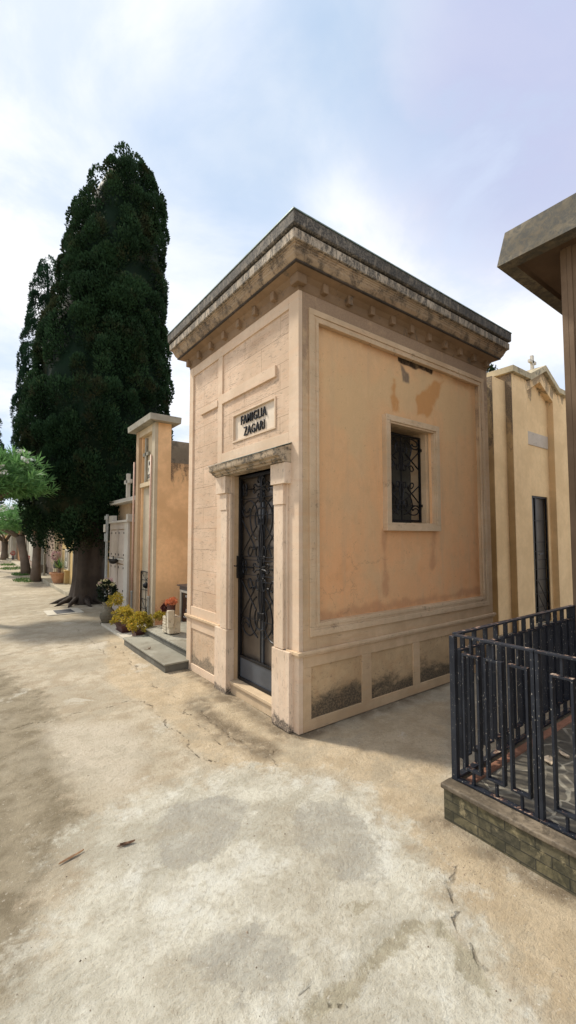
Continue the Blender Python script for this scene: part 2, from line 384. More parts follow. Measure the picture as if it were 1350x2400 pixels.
def thing(name, label, cat, loc, group=None):
    o = bpy.data.objects.new(name, None); COL.objects.link(o); o.location = loc; o.empty_display_size = .1
    o['label'] = label; o['category'] = cat
    if group: o['group'] = group
    return o
def tag(o, label=None, cat=None, group=None, kind=None):
    if label: o['label'] = label
    if cat: o['category'] = cat
    if group: o['group'] = group
    if kind: o['kind'] = kind
    return o
def rebase(o, loc):
    """move a single mesh's origin to loc without moving it"""
    l = Vector(loc); o.data.transform(__import__('mathutils').Matrix.Translation(-l)); o.location = l; return o
def dup(root, loc, label=None, name=None):
    r = root.copy(); COL.objects.link(r); r.location = loc
    if label: r['label'] = label
    for ch in list(root.children):
        c = ch.copy(); COL.objects.link(c); c.parent = r
        for g in ch.children:
            d = g.copy(); COL.objects.link(d); d.parent = c
    return r
def mesh_np(name, V, Fc, mat, parent=None, attrs=None, smooth=False, tris=None):
    me = bpy.data.meshes.new(name); o0 = origin(parent)
    V = np.asarray(V, dtype=np.float32)-np.array([o0.x, o0.y, o0.z], dtype=np.float32)
    Fc = np.asarray(Fc, dtype=np.int32); k = Fc.shape[1]
    me.vertices.add(len(V)); me.vertices.foreach_set('co', V.ravel())
    me.loops.add(Fc.size); me.loops.foreach_set('vertex_index', Fc.ravel())
    me.polygons.add(len(Fc)); me.polygons.foreach_set('loop_start', np.arange(len(Fc), dtype=np.int32)*k)
    me.polygons.foreach_set('loop_total', np.full(len(Fc), k, dtype=np.int32))
    if smooth: me.polygons.foreach_set('use_smooth', np.ones(len(Fc), dtype=bool))
    me.update(calc_edges=True)
    for a, d in (attrs or {}).items():
        at = me.attributes.new(a, 'FLOAT', 'POINT'); at.data.foreach_set('value', np.asarray(d, dtype=np.float32))
    me.materials.append(mat)
    o = bpy.data.objects.new(name, me); COL.objects.link(o); o.parent = parent
    return o
def leaves(C, Nn, ln, wd, spread=.6, up=0.0):
    """one small folded leaf (two triangles as a quad) per centre"""
    C = np.asarray(C, float); Nn = np.asarray(Nn, float); n = len(C)
    d = Nn+rng.normal(0, spread, (n, 3)); d[:, 2] += up
    d /= np.linalg.norm(d, axis=1)[:, None]+1e-9
    w = np.cross(d, rng.normal(0, 1, (n, 3))); w /= np.linalg.norm(w, axis=1)[:, None]+1e-9
    L = ln*rng.uniform(.65, 1.3, (n, 1)); W = wd*rng.uniform(.7, 1.3, (n, 1))
    V = np.stack([C, C+d*L*.5+w*W, C+d*L, C+d*L*.5-w*W], 1).reshape(-1, 3)
    F4 = np.arange(4*n).reshape(n, 4)
    tint = np.repeat(rng.uniform(0, 1, n), 4)
    return V, F4, tint
def leafobj(name, C, Nn, ln, wd, mat, parent, spread=.6, up=0, tintbias=None):
    V, F4, t = leaves(C, Nn, ln, wd, spread, up)
    if tintbias is not None: t = np.clip(t*.6+np.repeat(tintbias, 4)*.4, 0, 1)
    return mesh_np(name, V, F4, mat, parent, {'tint': t})
def textobj(body, size, mat, parent, loc, face, extr=.006, sx=1.0, name='lettering', bold=0.0, align='LEFT', space=1.0):
    cu = bpy.data.curves.new('txt', 'FONT'); cu.body = body; cu.size = size; cu.extrude = extr; cu.offset = bold; cu.align_x = align
    cu.resolution_u = 3; cu.space_character = space
    t = bpy.data.objects.new('txt', cu); COL.objects.link(t)
    dg = bpy.context.evaluated_depsgraph_get(); me = bpy.data.meshes.new_from_object(t.evaluated_get(dg))
    bpy.data.objects.remove(t)
    lo = Vector(loc)-origin(parent)
    for v in me.vertices:
        x, y, z = v.co; x *= sx
        if face == '-x': v.co = (lo.x-z, lo.y-x, lo.z+y)
        elif face == '-y': v.co = (lo.x+x, lo.y-z, lo.z+y)
    me.materials.clear(); me.materials.append(mat); me.name = name
    o = bpy.data.objects.new(name, me); COL.objects.link(o); o.parent = parent
    return o

# ------------------------------------------------------------------ signed distance painting (for stains that belong to a surface)
def sdf(P, poly, closed=True):
    P = np.asarray(P, float); n = len(poly); d = np.full(len(P), 1e9); ins = np.zeros(len(P), bool)
    for i in range(n if closed else n-1):
        a = np.array(poly[i], float); b = np.array(poly[(i+1) % n], float)
        ab = b-a; t = np.clip(((P-a)@ab)/(ab@ab+1e-12), 0, 1)
        d = np.minimum(d, np.linalg.norm(P-(a+t[:, None]*ab), axis=1))
        if closed:
            c = (a[1] > P[:, 1]) != (b[1] > P[:, 1])
            with np.errstate(divide='ignore', invalid='ignore'):
                xi = (b[0]-a[0])*(P[:, 1]-a[1])/(b[1]-a[1]+1e-12)+a[0]
            ins ^= c & (P[:, 0] < xi)
    return np.where(ins, -d, d) if closed else d
def sm(x, a, b):
    t = np.clip((x-a)/(b-a), 0, 1); return t*t*(3-2*t)

# ================================================================== GROUND
def axis_coords(lo, hi, step, far):
    a = list(np.arange(lo, hi+1e-6, step)); s = step; x = hi
    while x < far: s *= 1.22; x += s; a.append(x)
    s = step; x = lo; pre = []
    while x > -far: s *= 1.22; x -= s; pre.append(x)
    return np.array(pre[::-1]+a)
gx = axis_coords(-2.4, 4.2, .022, 900); gy = axis_coords(.6, 8.2, .022, 900)
XX, YY = np.meshgrid(gx, gy, indexing='xy'); P2 = np.stack([XX.ravel(), YY.ravel()], 1)
def vn(P, sc, seed=0):
    """cheap value noise, smooth"""
    q = P*sc+seed*17.3; i = np.floor(q).astype(np.int64); f = q-i; f = f*f*(3-2*f)
    def h(a, b):
        v = (a*374761393+b*668265263+seed*982451653) & 0x7fffffff
        v = ((v ^ (v >> 13))*1274126177) & 0x7fffffff
        return ((v ^ (v >> 16)) & 0xffff)/65535.0
    a = h(i[:, 0], i[:, 1]); b = h(i[:, 0]+1, i[:, 1]); c = h(i[:, 0], i[:, 1]+1); d = h(i[:, 0]+1, i[:, 1]+1)
    return (a*(1-f[:, 0])+b*f[:, 0])*(1-f[:, 1])+(c*(1-f[:, 0])+d*f[:, 0])*f[:, 1]
def fb(P, sc, seed=0, o=4):
    r = 0; a = .5; t = 0
    for k in range(o): r = r+a*vn(P, sc*2**k, seed+k); t += a; a *= .5
    return r/t
def gp(L): return [tuple(G(x, y)[:2]) for x, y in L]
near = (np.abs(P2[:, 0]) < 12) & (P2[:, 1] > -6) & (P2[:, 1] < 30)
def paint(fn):
    r = np.zeros(len(P2)); r[near] = fn(P2[near]); return r
W1 = (fb(P2, 3.1, 3)-.5)*.5+(fb(P2, 14, 5, 3)-.5)*.12
pale_poly = gp([(380, 1838), (470, 1800), (560, 1790), (650, 1800), (760, 1812), (850, 1850), (900, 1900), (960, 1965), (1010, 2020), (1065, 2090), (1105, 2150), (1180, 2250), (1235, 2320), (1270, 2399), (1290, 2800), (-200, 2800), (20, 2399), (50, 2330), (85, 2200), (105, 2100), (140, 2020), (185, 1965), (240, 1925), (310, 1880)])
pale = paint(lambda P: np.clip(.5-(sdf(P, pale_poly)+W1[near]*.6+.02)/.6, 0, 1))
p2 = gp([(110, 1700), (200, 1690), (300, 1700), (330, 1760), (335, 1840), (280, 1860), (220, 1850), (170, 1800), (130, 1750)])
pale2 = paint(lambda P: 1-sm(sdf(P, p2)+W1[near]*.5, -.1, .12))
patch = gp([(205, 1512), (252, 1502), (243, 1519), (212, 1523)])
patch2 = gp([(100, 1475), (190, 1462), (250, 1470), (140, 1490)])
pale3 = paint(lambda P: np.maximum(1-sm(sdf(P, patch)+W1[near]*.15, -.04, .04), .6*(1-sm(sdf(P, patch2)+W1[near]*.5, -.2, .2))))
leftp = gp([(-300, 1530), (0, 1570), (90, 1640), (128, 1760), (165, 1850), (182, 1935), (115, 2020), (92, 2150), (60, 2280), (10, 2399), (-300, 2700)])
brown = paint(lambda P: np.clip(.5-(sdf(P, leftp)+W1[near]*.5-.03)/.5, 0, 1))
tanp = gp([(332, 1650), (365, 1668), (395, 1700), (437, 1737), (470, 1778), (530, 1798), (690, 1797), (800, 1815), (870, 1850), (940, 1930), (1000, 2010), (1090, 2110), (1200, 2240), (1300, 2399), (1700, 2399), (1400, 2150), (1050, 1925), (1040, 1640), (700, 1720), (440, 1560), (300, 1500), (250, 1480), (255, 1600)])
tan = paint(lambda P: 1-sm(sdf(P, tanp)+W1[near]*.3, -.06, .06))
greyA = [gp([(405, 1900), (440, 1876), (520, 1868), (575, 1885), (540, 1950), (480, 2005), (410, 2010), (378, 1960)]), gp([(492, 2228), (520, 2170), (600, 2150), (700, 2190), (705, 2280), (630, 2340), (560, 2330)]), gp([(700, 1900), (790, 1880), (880, 1960), (900, 2060), (800, 2080), (720, 2000)])]
grey = paint(lambda P: np.max([np.clip(.5-(sdf(P, q)+W1[near]*.4)/.26, 0, 1) for q in greyA], 0))
band = gp([(1042, 2163), (960, 2170), (890, 2235), (820, 2310), (745, 2362), (680, 2402), (600, 2480)])
oliv = [gp([(1042, 2163), (1075, 2190), (1110, 2220), (1135, 2255), (1158, 2300), (1155, 2335), (1100, 2312), (1068, 2270), (1055, 2215), (1000, 2185)]), gp([(800, 2120), (850, 2095), (880, 2115), (830, 2150)])]
olive = paint(lambda P: np.maximum(np.max([np.clip(.5-sdf(P, q)/.12, 0, 1) for q in oliv], 0), np.clip(.5-(sdf(P, band, False)-.028)/.12, 0, 1)))
cracks = [gp(q) for q in (
    [(1042, 2163), (1060, 2183), (1080, 2192), (1106, 2215), (1118, 2240), (1134, 2250), (1156, 2290)],
    [(1092, 2022), (1070, 2050), (1050, 2078), (1060, 2102)], [(1073, 2112), (1066, 2138), (1044, 2152), (1042, 2163)],
    [(690, 2325), (712, 2318), (742, 2312), (748, 2322)], [(770, 2350), (800, 2342), (812, 2330)],
    [(0, 1712), (10, 1708), (40, 1703), (78, 1693), (120, 1688), (155, 1680), (190, 1670), (233, 1659), (270, 1652), (311, 1646), (332, 1649)],
    [(332, 1649), (350, 1655), (363, 1664), (380, 1684), (394, 1695), (416, 1722), (435, 1732), (455, 1762), (467, 1773), (500, 1790), (560, 1792), (610, 1800)],
    [(430, 1659), (450, 1680), (467, 1690), (490, 1712), (518, 1737), (545, 1738)],
    [(451, 1649), (480, 1672), (518, 1700), (550, 1722), (586, 1742), (632, 1760)],
    [(615, 1770), (636, 1766), (650, 1754), (672, 1750)], [(636, 1766), (655, 1790), (690, 1792)],
    [(0, 1537), (40, 1530), (80, 1525), (120, 1520), (160, 1512), (205, 1510), (255, 1500)],
    [(175, 1470), (215, 1500), (262, 1545)], [(255, 1500), (300, 1545), (350, 1600), (410, 1640)],
    [(90, 1455), (160, 1448), (230, 1452)], [(0, 1425), (70, 1412), (150, 1405)])]
cw = (fb(P2, 22, 9, 3)-.5)*.03+(fb(P2, 7, 19, 3)-.5)*.0
crack = np.full(len(P2), 1.0)
wpx = np.stack([(fb(P2[near], 6, 61, 4)-.5)*.16, (fb(P2[near], 6, 71, 4)-.5)*.16], 1)
crack[near] = np.min([sdf(P2[near]+wpx, q, False) for q in cracks], 0)+cw[near]*.35
# grime that gathers along the foot of the buildings and the low wall
dirtl = [gp([(440, 1563), (500, 1605), (540, 1640), (631, 1690), (690, 1728), (850, 1668), (1058, 1594)]), gp([(1040, 1925), (1130, 1985), (1240, 2050), (1350, 2105)]), gp([(451, 1649), (518, 1700), (586, 1742), (632, 1760)])]
foot = paint(lambda P: 1-sm(np.min([sdf(P, q, False) for q in dirtl], 0)+W1[near]*.5, .02, .17))
ZZ = (fb(P2, .9, 21)-.5)*.02+(fb(P2, 6, 23, 3)-.5)*.007
ZZ *= np.exp(-np.maximum(0, np.hypot(P2[:, 0], P2[:, 1])-14)/6)
ZZ -= .006*(1-sm(crack, 0, .02))+.010*olive*0.6
ZZ -= .002
nx, ny = len(gx), len(gy)
def ground_z(x, y): return float(ZZ[np.argmin(np.abs(gy-y))*nx+np.argmin(np.abs(gx-x))])
idx = np.arange(nx*ny).reshape(ny, nx)
Fq = np.stack([idx[:-1, :-1], idx[:-1, 1:], idx[1:, 1:], idx[1:, :-1]], -1).reshape(-1, 4)
def ground_mat():
    n = NT('worn cement and packed dirt'); p = n.pos()
    big = n.noise(p, .8, 5, .6); mid = n.noise(p, 5, 7, .68, .3); sml = n.noise(p, 38, 6, .72); fin = n.noise(p, 170, 3, .65)
    c = n.mix(n.mr(big, .35, .65), (.39, .335, .245), (.54, .47, .355))
    c = n.mix(n.mr(mid, .42, .62, 0, .6), c, (.32, .25, .165))
    c = n.mix(n.math('MULTIPLY', n.attr('tan'), .8), c, n.mix(n.mr(mid, .35, .65), (.53, .42, .28), (.43, .335, .215)))
    fr1 = n.math('SUBTRACT', n.noise(p, 3.3, 10, .72, .2), .5); fr2 = n.math('SUBTRACT', n.noise(n.map(p, 1, (4, 9, 0)), 13, 8, .75, .3), .5)
    def edge(a, k1, k2, lo, hi): return n.mr(n.math('ADD', n.attr(a), n.math('ADD', n.math('MULTIPLY', fr1, k1), n.math('MULTIPLY', fr2, k2))), lo, hi)
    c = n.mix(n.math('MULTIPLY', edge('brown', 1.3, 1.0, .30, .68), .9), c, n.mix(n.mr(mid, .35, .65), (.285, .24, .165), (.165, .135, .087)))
    pl = n.mix(n.mr(mid, .38, .64), (.58, .55, .455), (.455, .42, .335))
    pl = n.mix(n.mr(n.noise(n.map(p, 1, (5, 2, 0)), 3, 6, .7), .48, .62, 0, .75), pl, (.63, .615, .54))
    pl = n.mix(n.mr(n.noise(n.map(p, 1, (9, 3, 0)), 1.4, 7, .7, .4), .47, .60, 0, .7), pl, (.385, .355, .28))
    c = n.mix(edge('pale', 1.5, .9, .30, .74), c, pl)
    c = n.mix(n.math('MULTIPLY', n.attr('paleb'), .8), c, (.56, .50, .40))
    c = n.mix(n.math('MULTIPLY', edge('grey', 1.0, .9, .40, .58), n.mr(mid, .3, .6, .4, .85)), c, (.335, .315, .265))
    lp = n.noise(n.map(p, 1, (11, 5, 0)), 1.9, 9, .68, .3)
    c = n.mix(n.math('MULTIPLY', n.mr(lp, .54, .60), .38), c, (.34, .30, .225))
    c = n.mix(n.math('MULTIPLY', n.mr(lp, .40, .34), .45), c, (.62, .59, .50))
    c = n.mix(n.math('MULTIPLY', edge('olive', 1.1, 1.3, .42, .66), .7), c, n.mix(n.mr(fr2, -.1, .1), (.36, .32, .22), (.24, .205, .13)))
    c = n.mix(n.math('MULTIPLY', n.attr('foot'), n.mr(mid, .32, .58, .3, .95)), c, (.17, .13, .085))
    c = n.mix(n.mr(n.noise(p, 17, 7, .78, .8), .54, .68, 0, .42), c, (.33, .28, .20))
    c = n.mix(n.mr(n.noise(n.map(p, (1, 1, 1), (2, 6, 0)), 2.2, 8, .7, .5), .50, .64, 0, .38), c, (.35, .305, .225))
    c = n.mix(n.mr(sml, .47, .68, 0, .42), c, (.28, .235, .165))
    c = n.mix(n.mr(fin, .58, .72, 0, .5), c, (.20, .17, .12))
    c = n.mix(n.mr(n.noise(n.map(p, 1, (1, 7, 0)), 60, 4, .7), .62, .7, 0, .6), c, (.66, .62, .54))
    ck = n.math('ADD', n.attr('crack'), n.math('MULTIPLY', n.math('SUBTRACT', sml, .5), .022))
    cm = n.mr(ck, .002, .0095, 1, 0)
    cm = n.math('MULTIPLY', cm, n.mr(n.noise(p, 4, 4, .7), .36, .58, .12, .9))
    c = n.mix(n.math('MULTIPLY', cm, .8), c, (.075, .055, .035))
    hgt = n.math('ADD', n.math('MULTIPLY', sml, .9), n.math('ADD', n.math('MULTIPLY', fin, .35), n.math('MULTIPLY', mid, 1.2)))
    hgt = n.math('SUBTRACT', hgt, cm)
    return n.fin(c, .93, n.bump(hgt, .8, .02), 0, .15)
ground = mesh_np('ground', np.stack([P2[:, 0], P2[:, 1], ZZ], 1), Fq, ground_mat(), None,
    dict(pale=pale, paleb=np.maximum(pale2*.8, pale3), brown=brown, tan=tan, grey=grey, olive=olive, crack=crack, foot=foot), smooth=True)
tag(ground, kind='structure')

# ================================================================== MAIN BURIAL CHAPEL
X0, Y0, X1, Y1 = 2.20, 2.80, 5.27, 5.035
Z1 = 3.72
ch = thing('burial_chapel', 'square travertine family chapel with orange stucco side and wrought iron door', 'chapel', (X0, Y0, 0))
DC = 3.535; DL, DR = 3.12, 3.95      # doorway
w = MB()   # structural core (thin skins sit on it)
w.box(2.24, 2.42, DR, Y1-.04, 0, Z1); w.box(2.24, 2.42, Y0+.04, DL, 0, Z1); w.box(2.24, 2.42, DL, DR, 2.24, Z1); w.box(2.24, 2.42, DL, DR, 0, .10)
w.box(2.42, 3.34, 2.84, 3.0, 0, Z1); w.box(4.05, 5.23, 2.84, 3.0, 0, Z1); w.box(3.34, 4.05, 2.84, 3.0, 0, 1.73); w.box(3.34, 4.05, 2.84, 3.0, 2.77, Z1)
w.box(5.05, 5.23, 3.0, 4.995, 0, Z1); w.box(2.42, 5.05, 4.85, 4.995, 0, Z1)
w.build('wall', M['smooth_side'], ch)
MB().box(2.42, 5.05, 3.0, 4.85, .02, .06).build('interior_floor', M['dark'], ch); MB().box(2.42, 5.05, 3.0, 4.85, 3.5, 3.6).build('ceiling', M['dark'], ch)
# front bands
b = MB()
b.box(2.20, 2.242, Y0, 2.942, .655, Z1); b.box(2.195, 2.242, 4.93, Y1, .655, Z1); b.box(2.20, 2.242, 2.942, 4.93, 3.61, Z1)
b.box(2.20, 2.242, 4.17, 4.27, .655, 3.61); b.box(2.20, 2.242, 4.27, 4.93, .655, .762)
b.box(2.20, 2.242, 2.942, 4.17, 2.30, 2.51); b.box(2.20, 2.242, DR, 4.17, .655, 2.30); b.box(2.20, 2.242, 2.942, DL, .655, 2.30)
b.build('stone_band', M['smooth'], ch, .003)
MB().box(2.192, 2.242, 3.141, 4.17, 3.06, 3.168).box(2.192, 2.242, 4.27, 4.71, 3.06, 3.132).build('stone_band', M['smooth'], ch, .003)
# pitted stone fields
MB().box(2.214, 2.245, 4.27, 4.93, .762, 3.61).build('stone_cladding', M['field'], ch)
f = MB(); f.box(2.214, 2.245, 2.942, 4.17, 3.168, 3.61); f.box(2.214, 2.245, 2.942, 3.141, 2.51, 3.168)
f.box(2.214, 2.245, 3.141, 4.17, 2.885, 3.06); f.box(2.214, 2.245, 3.141, 3.15, 2.51, 2.885); f.box(2.214, 2.245, 3.945, 4.17, 2.51, 2.885); f.box(2.214, 2.245, 3.15, 3.945, 2.51, 2.585)
f.build('stone_cladding', M['field'], ch)
# name panel
pn = MB().box(2.232, 2.247, 3.15, 3.945, 2.585, 2.885).build('name_panel', M['plaqueZ'], ch)
MB().frame('x', 2.204, 2.246, 3.15, 3.945, 2.585, 2.885, .018).build('panel_frame', M['smooth'], pn, .002)
textobj('FAMIGLIA', .130, M['letters'], pn, (2.222, 3.80, 2.752), '-x', .0055, .76, bold=.0004, space=1.14)
textobj('ZAGARI', .130, M['letters'], pn, (2.222, 3.735, 2.627), '-x', .0055, .76, bold=.0004, space=1.14)
# front plinth
b = MB(); b.box(2.195, 2.242, 4.913, Y1, 0, .63); b.box(2.20, 2.242, 4.2, 4.913, .50, .63); b.box(2.20, 2.242, 4.2, 4.913, 0, .085); b.box(2.20, 2.242, 4.2, 4.30, .085, .50)
MB().box(2.195, 2.242, Y0, 2.93, 0, .63).build('plinth_corner', M['smooth'], ch, .003)
b.build('plinth', M['smooth'], ch, .003)
MB().box(2.212, 2.246, 4.30, 4.913, .085, .50).build('plinth_panel', M['plinth_f'], ch)
# side plinth
b = MB(); xs = [(2.33, 2.936), (3.06, 3.684), (3.79, 4.41), (4.52, 5.14)]
b.box(X0+.044, X1, 2.80, 2.842, .515, .63); b.box(X0+.044, X1, 2.80, 2.842, 0, .09)
prev = X0+.044
for a, c in xs: b.box(prev, a, 2.80, 2.842, .09, .515); prev = c
b.box(prev, X1, 2.80, 2.842, .09, .515)
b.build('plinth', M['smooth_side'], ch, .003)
for a, c in xs: MB().box(a, c, 2.814, 2.846, .09, .515).build('plinth_panel', M['plinth_s'], ch)
# ledge course
l = MB(); l.box(2.172, X1+.03, 2.772, 2.85, .63, .656); l.box(2.172, 2.24, 2.85, 2.945, .63, .656); l.box(2.172, 2.24, 4.16, Y1+.03, .63, .656)
l.box(2.184, X1+.018, 2.784, 2.85, .612, .63); l.box(2.184, 2.24, 4.16, Y1+.018, .612, .63)
l.build('ledge', M['frame_m'], ch, .003)
# side bands and moulded frame round the stucco
b = MB(); b.box(X0+.044, 2.385, 2.80, 2.842, .656, Z1); b.box(5.04, X1, 2.80, 2.842, .656, Z1); b.box(2.385, 5.04, 2.80, 2.842, .656, .88); b.box(2.385, 5.04, 2.80, 2.842, 3.51, Z1)
b.box(X1-.045, X1, 2.842, Y1, 0, Z1)
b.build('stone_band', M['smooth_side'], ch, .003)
fr = MB(); fr.frame('y', 2.782, 2.80, 2.308, 5.16, .765, 3.59, .052); fr.frame('y', 2.790, 2.80, 2.36, 5.108, .817, 3.538, .025); fr.frame('y', 2.784, 2.832, 2.385, 5.083, .842, 3.513, .03)
fr.build('moulding', M['frame_m'], ch, .003)
# stucco panel: fine grid with hole for the window, stains painted as attributes
sx = np.arange(2.40, 5.07, .0125); sz = np.arange(.86, 3.50, .0125)
A, B_ = np.meshgrid(sx, sz, indexing='xy'); Q = np.stack([A.ravel(), B_.ravel()], 1)
def wp(L, sc=1, ox=0, oy=0): return [(PY(ox+a/sc, oy+c/sc, Y0).x, PY(ox+a/sc, oy+c/sc, Y0).z) for a, c in L]
wq = (fb(Q, 9, 31)-.5)
dm = [wp([(638, 975), (640, 870), (665, 858), (700, 845), (722, 808), (765, 812), (745, 870), (722, 930), (690, 978)], 1.9286, 650, 470), wp([(528, 885), (540, 810), (550, 880), (562, 900), (558, 955), (530, 955)], 1.9286, 650, 470)]
damp = np.max([1-sm(sdf(Q, q)+wq*.10, -.025, .018) for q in dm], 0)
gr = [wp([(570, 735), (575, 770), (580, 812), (608, 820), (609, 775), (592, 768), (582, 745)], 1.9286, 650, 470)]
greyv = np.max([1-sm(sdf(Q, q)+wq*.05, -.015, .012) for q in gr], 0)
lt = wp([(760, 860), (830, 870), (940, 880), (1030, 880), (1110, 920), (1110, 1010), (1050, 1040), (1040, 970), (960, 950), (880, 960), (850, 1100), (800, 1000)])
light = 1-sm(sdf(Q, lt)+wq*.4, -.12, .1)
rl = [wp([(906, 1250), (908, 1300), (912, 1390)]), wp([(1024, 1250), (1022, 1290), (1020, 1330)]), wp([(738, 1400), (746, 1450), (900, 1425), (1128, 1385)])]
rust = np.max([1-sm(sdf(Q, q, False)+wq*.12, .005, .07) for q in rl], 0)
top = 1-sm(np.abs(Q[:, 1]-3.49), 0, .10); rust = np.maximum(rust, top*sm(fb(Q, 6, 41), .4, .6)*.9)
edge = 1-sm(np.abs(Q[:, 0]-2.40), 0, .07); rust = np.maximum(rust, edge*.5)
m_, k_ = len(sx), len(sz); ii = np.arange(m_*k_).reshape(k_, m_)
FF = np.stack([ii[:-1, :-1], ii[:-1, 1:], ii[1:, 1:], ii[1:, :-1]], -1).reshape(-1, 4)
cen = Q[FF].mean(1); keep = ~((cen[:, 0] > 3.34) & (cen[:, 0] < 4.05) & (cen[:, 1] > 1.72) & (cen[:, 1] < 2.78)); FF = FF[keep]
dep = 2.834+(fb(Q, 2.2, 51)-.5)*.008+(fb(Q, 12, 55, 3)-.5)*.0015
hole = wp([(938, 826), (985, 842), (1022, 866), (1018, 874), (990, 862), (975, 862), (950, 852), (940, 842)])
hd = 1-sm(sdf(Q, hole)+wq*.04, -.008, .006); dep = dep+hd*.004
mesh_np('stucco_panel', np.stack([Q[:, 0], dep, Q[:, 1]], 1), FF, M['stucco'], ch, dict(hole=hd, damp=damp, grey=greyv, light=light, rust=rust), smooth=True)
# window
wf = MB(); wf.frame('y', 2.775, 2.86, 3.285, 4.177, 1.66, 2.825, .062); wf.frame('y', 2.788, 2.86, 3.347, 4.115, 1.722, 2.763, .02)
wo = wf.build('window_frame', M['frame_m'], ch, .003)
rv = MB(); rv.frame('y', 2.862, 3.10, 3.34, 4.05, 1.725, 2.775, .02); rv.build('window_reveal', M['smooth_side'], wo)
MB().box(3.36, 4.03, 3.06, 3.075, 1.745, 2.755).build('window_pane', M['winpane'], wo)

def arc(pts, n=5):
    """Catmull-Rom through 2-D points"""
    P = [pts[0]]+list(pts)+[pts[-1]]; out = []
    for i in range(1, len(P)-2):
        for t in range(n):
            t /= n; a, b, c, d = P[i-1], P[i], P[i+1], P[i+2]
            out.append(tuple(.5*((2*b[k])+(-a[k]+c[k])*t+(2*a[k]-5*b[k]+4*c[k]-d[k])*t*t+(-a[k]+3*b[k]-3*c[k]+d[k])*t**3) for k in (0, 1)))
    out.append(tuple(pts[-1])); return out
LYRE = [   # half pattern of one lyre: (u,z) measured from the middle rosette upward, u negative
    [(0, .585), (-.06, .575), (-.10, .53), (-.108, .47), (-.095, .42), (-.082, .40)],
    [(-.082, .40), (-.36, .13)],
    [(-.055, .665), (-.13, .62), (-.19, .55), (-.20, .465), (-.17, .36), (-.12, .30), (-.08, .275)],
    [(-.06, .50), (-.075, .56), (-.10, .61), (-.17, .66), (-.245, .668), (-.31, .635), (-.325, .59), (-.29, .555), (-.24, .56), (-.215, .59), (-.20, .55), (-.23, .515), (-.28, .505), (-.33, .53), (-.355, .58)],
    [(-.36, .475), (-.12, .205), (-.14, .18)],
    [(-.14, .235), (-.145, .18), (-.19, .11), (-.225, .11), (-.235, .15), (-.20, .20), (-.17, .19)],
    [(-.045, .11), (-.07, .10), (-.09, .13), (-.08, .185), (-.055, .205), (-.035, .17), (-.03, .12), (-.015, .10)],
    [(-.012, .10), (-.03, .20), (-.034, .30), (-.02, .38), (-.012, .44)],
    [(-.05, .42), (-.05, .50)], [(-.03, .42), (-.03, .48)], [(0, .425), (-.055, .425)],
]
ROS = [[(-.012, .02), (-.02, .08), (-.05, .10), (-.062, .075), (-.045, .055)], [(-.02, .012), (-.08, .02), (-.115, .045), (-.14, .03), (-.125, .01)], [(-.012, .05), (-.03, .11), (-.02, .14)],
       [(-.14, .0), (-.30, .0)], [(-.285, .0), (-.27, .03), (-.285, .065)], [(-.325, .0), (-.34, .03), (-.325, .065)], [(-.285, .032), (-.325, .032)]]
def grille(plane, cu, zs, r, su=1, sz=1, half=.40, nos=False):
    """plane: function (u,z)->xyz"""
    g = MB()
    def add(pts, rr=r): g.tube([plane(cu+u, z) for u, z in pts], rr, 5)
    for z0, sg in zs['lyre']:
        for L in LYRE:
            for m in (1, -1): add([(u*m*su, z0+sg*v*sz) for u, v in (arc(L) if len(L) > 2 else L)])
    for z0 in zs['ros']:
        for L in ROS:
            for m in (1, -1):
                for s2 in (1, -1): add([(u*m*su, z0+s2*v) for u, v in (arc(L, 3) if len(L) > 2 else L)], r*1.05)
    for z in zs['bars']: add([(-half, z), (half, z)], r*.55)
    return g
dr = MB(); dx = 2.305
dr.frame('x', dx-.018, dx+.018, DL+.005, DR-.005, .135, 2.235, .032); dr.box(dx-.012, dx+.012, DL+.037, DR-.037, .36, .385)
door = dr.build('door', M['iron'], ch, .002)
gd = grille(lambda u, z: (dx, u, z), DC, dict(lyre=[(1.30, 1), (1.28, -1)], ros=[1.29, 2.085], bars=[1.99, 1.815, 1.40, 1.365, 1.215, 1.16, .78]), .0085, 1, 1, .38)
gd.tube([(dx, DC, .385), (dx, DC, 2.2)], .0075, 5); gd.tube([(dx, DC-.008, .385), (dx, DC-.008, 2.2)], .004, 5)
gd.build('grille', M['iron'], door)
MB().box(dx-.004, dx+.008, DL+.037, DR-.037, .167, .36).build('kick_plate', M['kick'], door)
MB().box(dx-.045, dx+.02, DR-.055, DR-.018, 1.17, 1.40).tube([(dx-.05, DR-.04, 1.30), (dx-.085, DR-.04, 1.30), (dx-.09, DR-.10, 1.297)], .007, 6).build('handle', M['iron'], door)
MB().box(2.345, 2.352, DL, DR, .15, 2.24).build('glass_pane', M['pane'], door)
MB().box(2.322, 2.34, DC-.016, DC+.022, .385, 2.24).build('mullion', M['kick'], door)
# window grille
wg = grille(lambda u, z: (u, 2.925, z), 3.69, dict(lyre=[(2.25, .62), (2.25, -.62)], ros=[], bars=[2.56, 1.94]), .0075, .88, 1, .30)
wg.frame('y', 2.915, 2.935, 3.372, 4.018, 1.76, 2.70, .022).tube([(3.69, 2.925, 1.76), (3.69, 2.925, 2.70)], .008, 5)
for z in (2.56, 1.94): wg.box(4.0, 4.035, 2.905, 2.94, z-.015, z+.015)
wg.build('window_grille', M['iron'], ch)
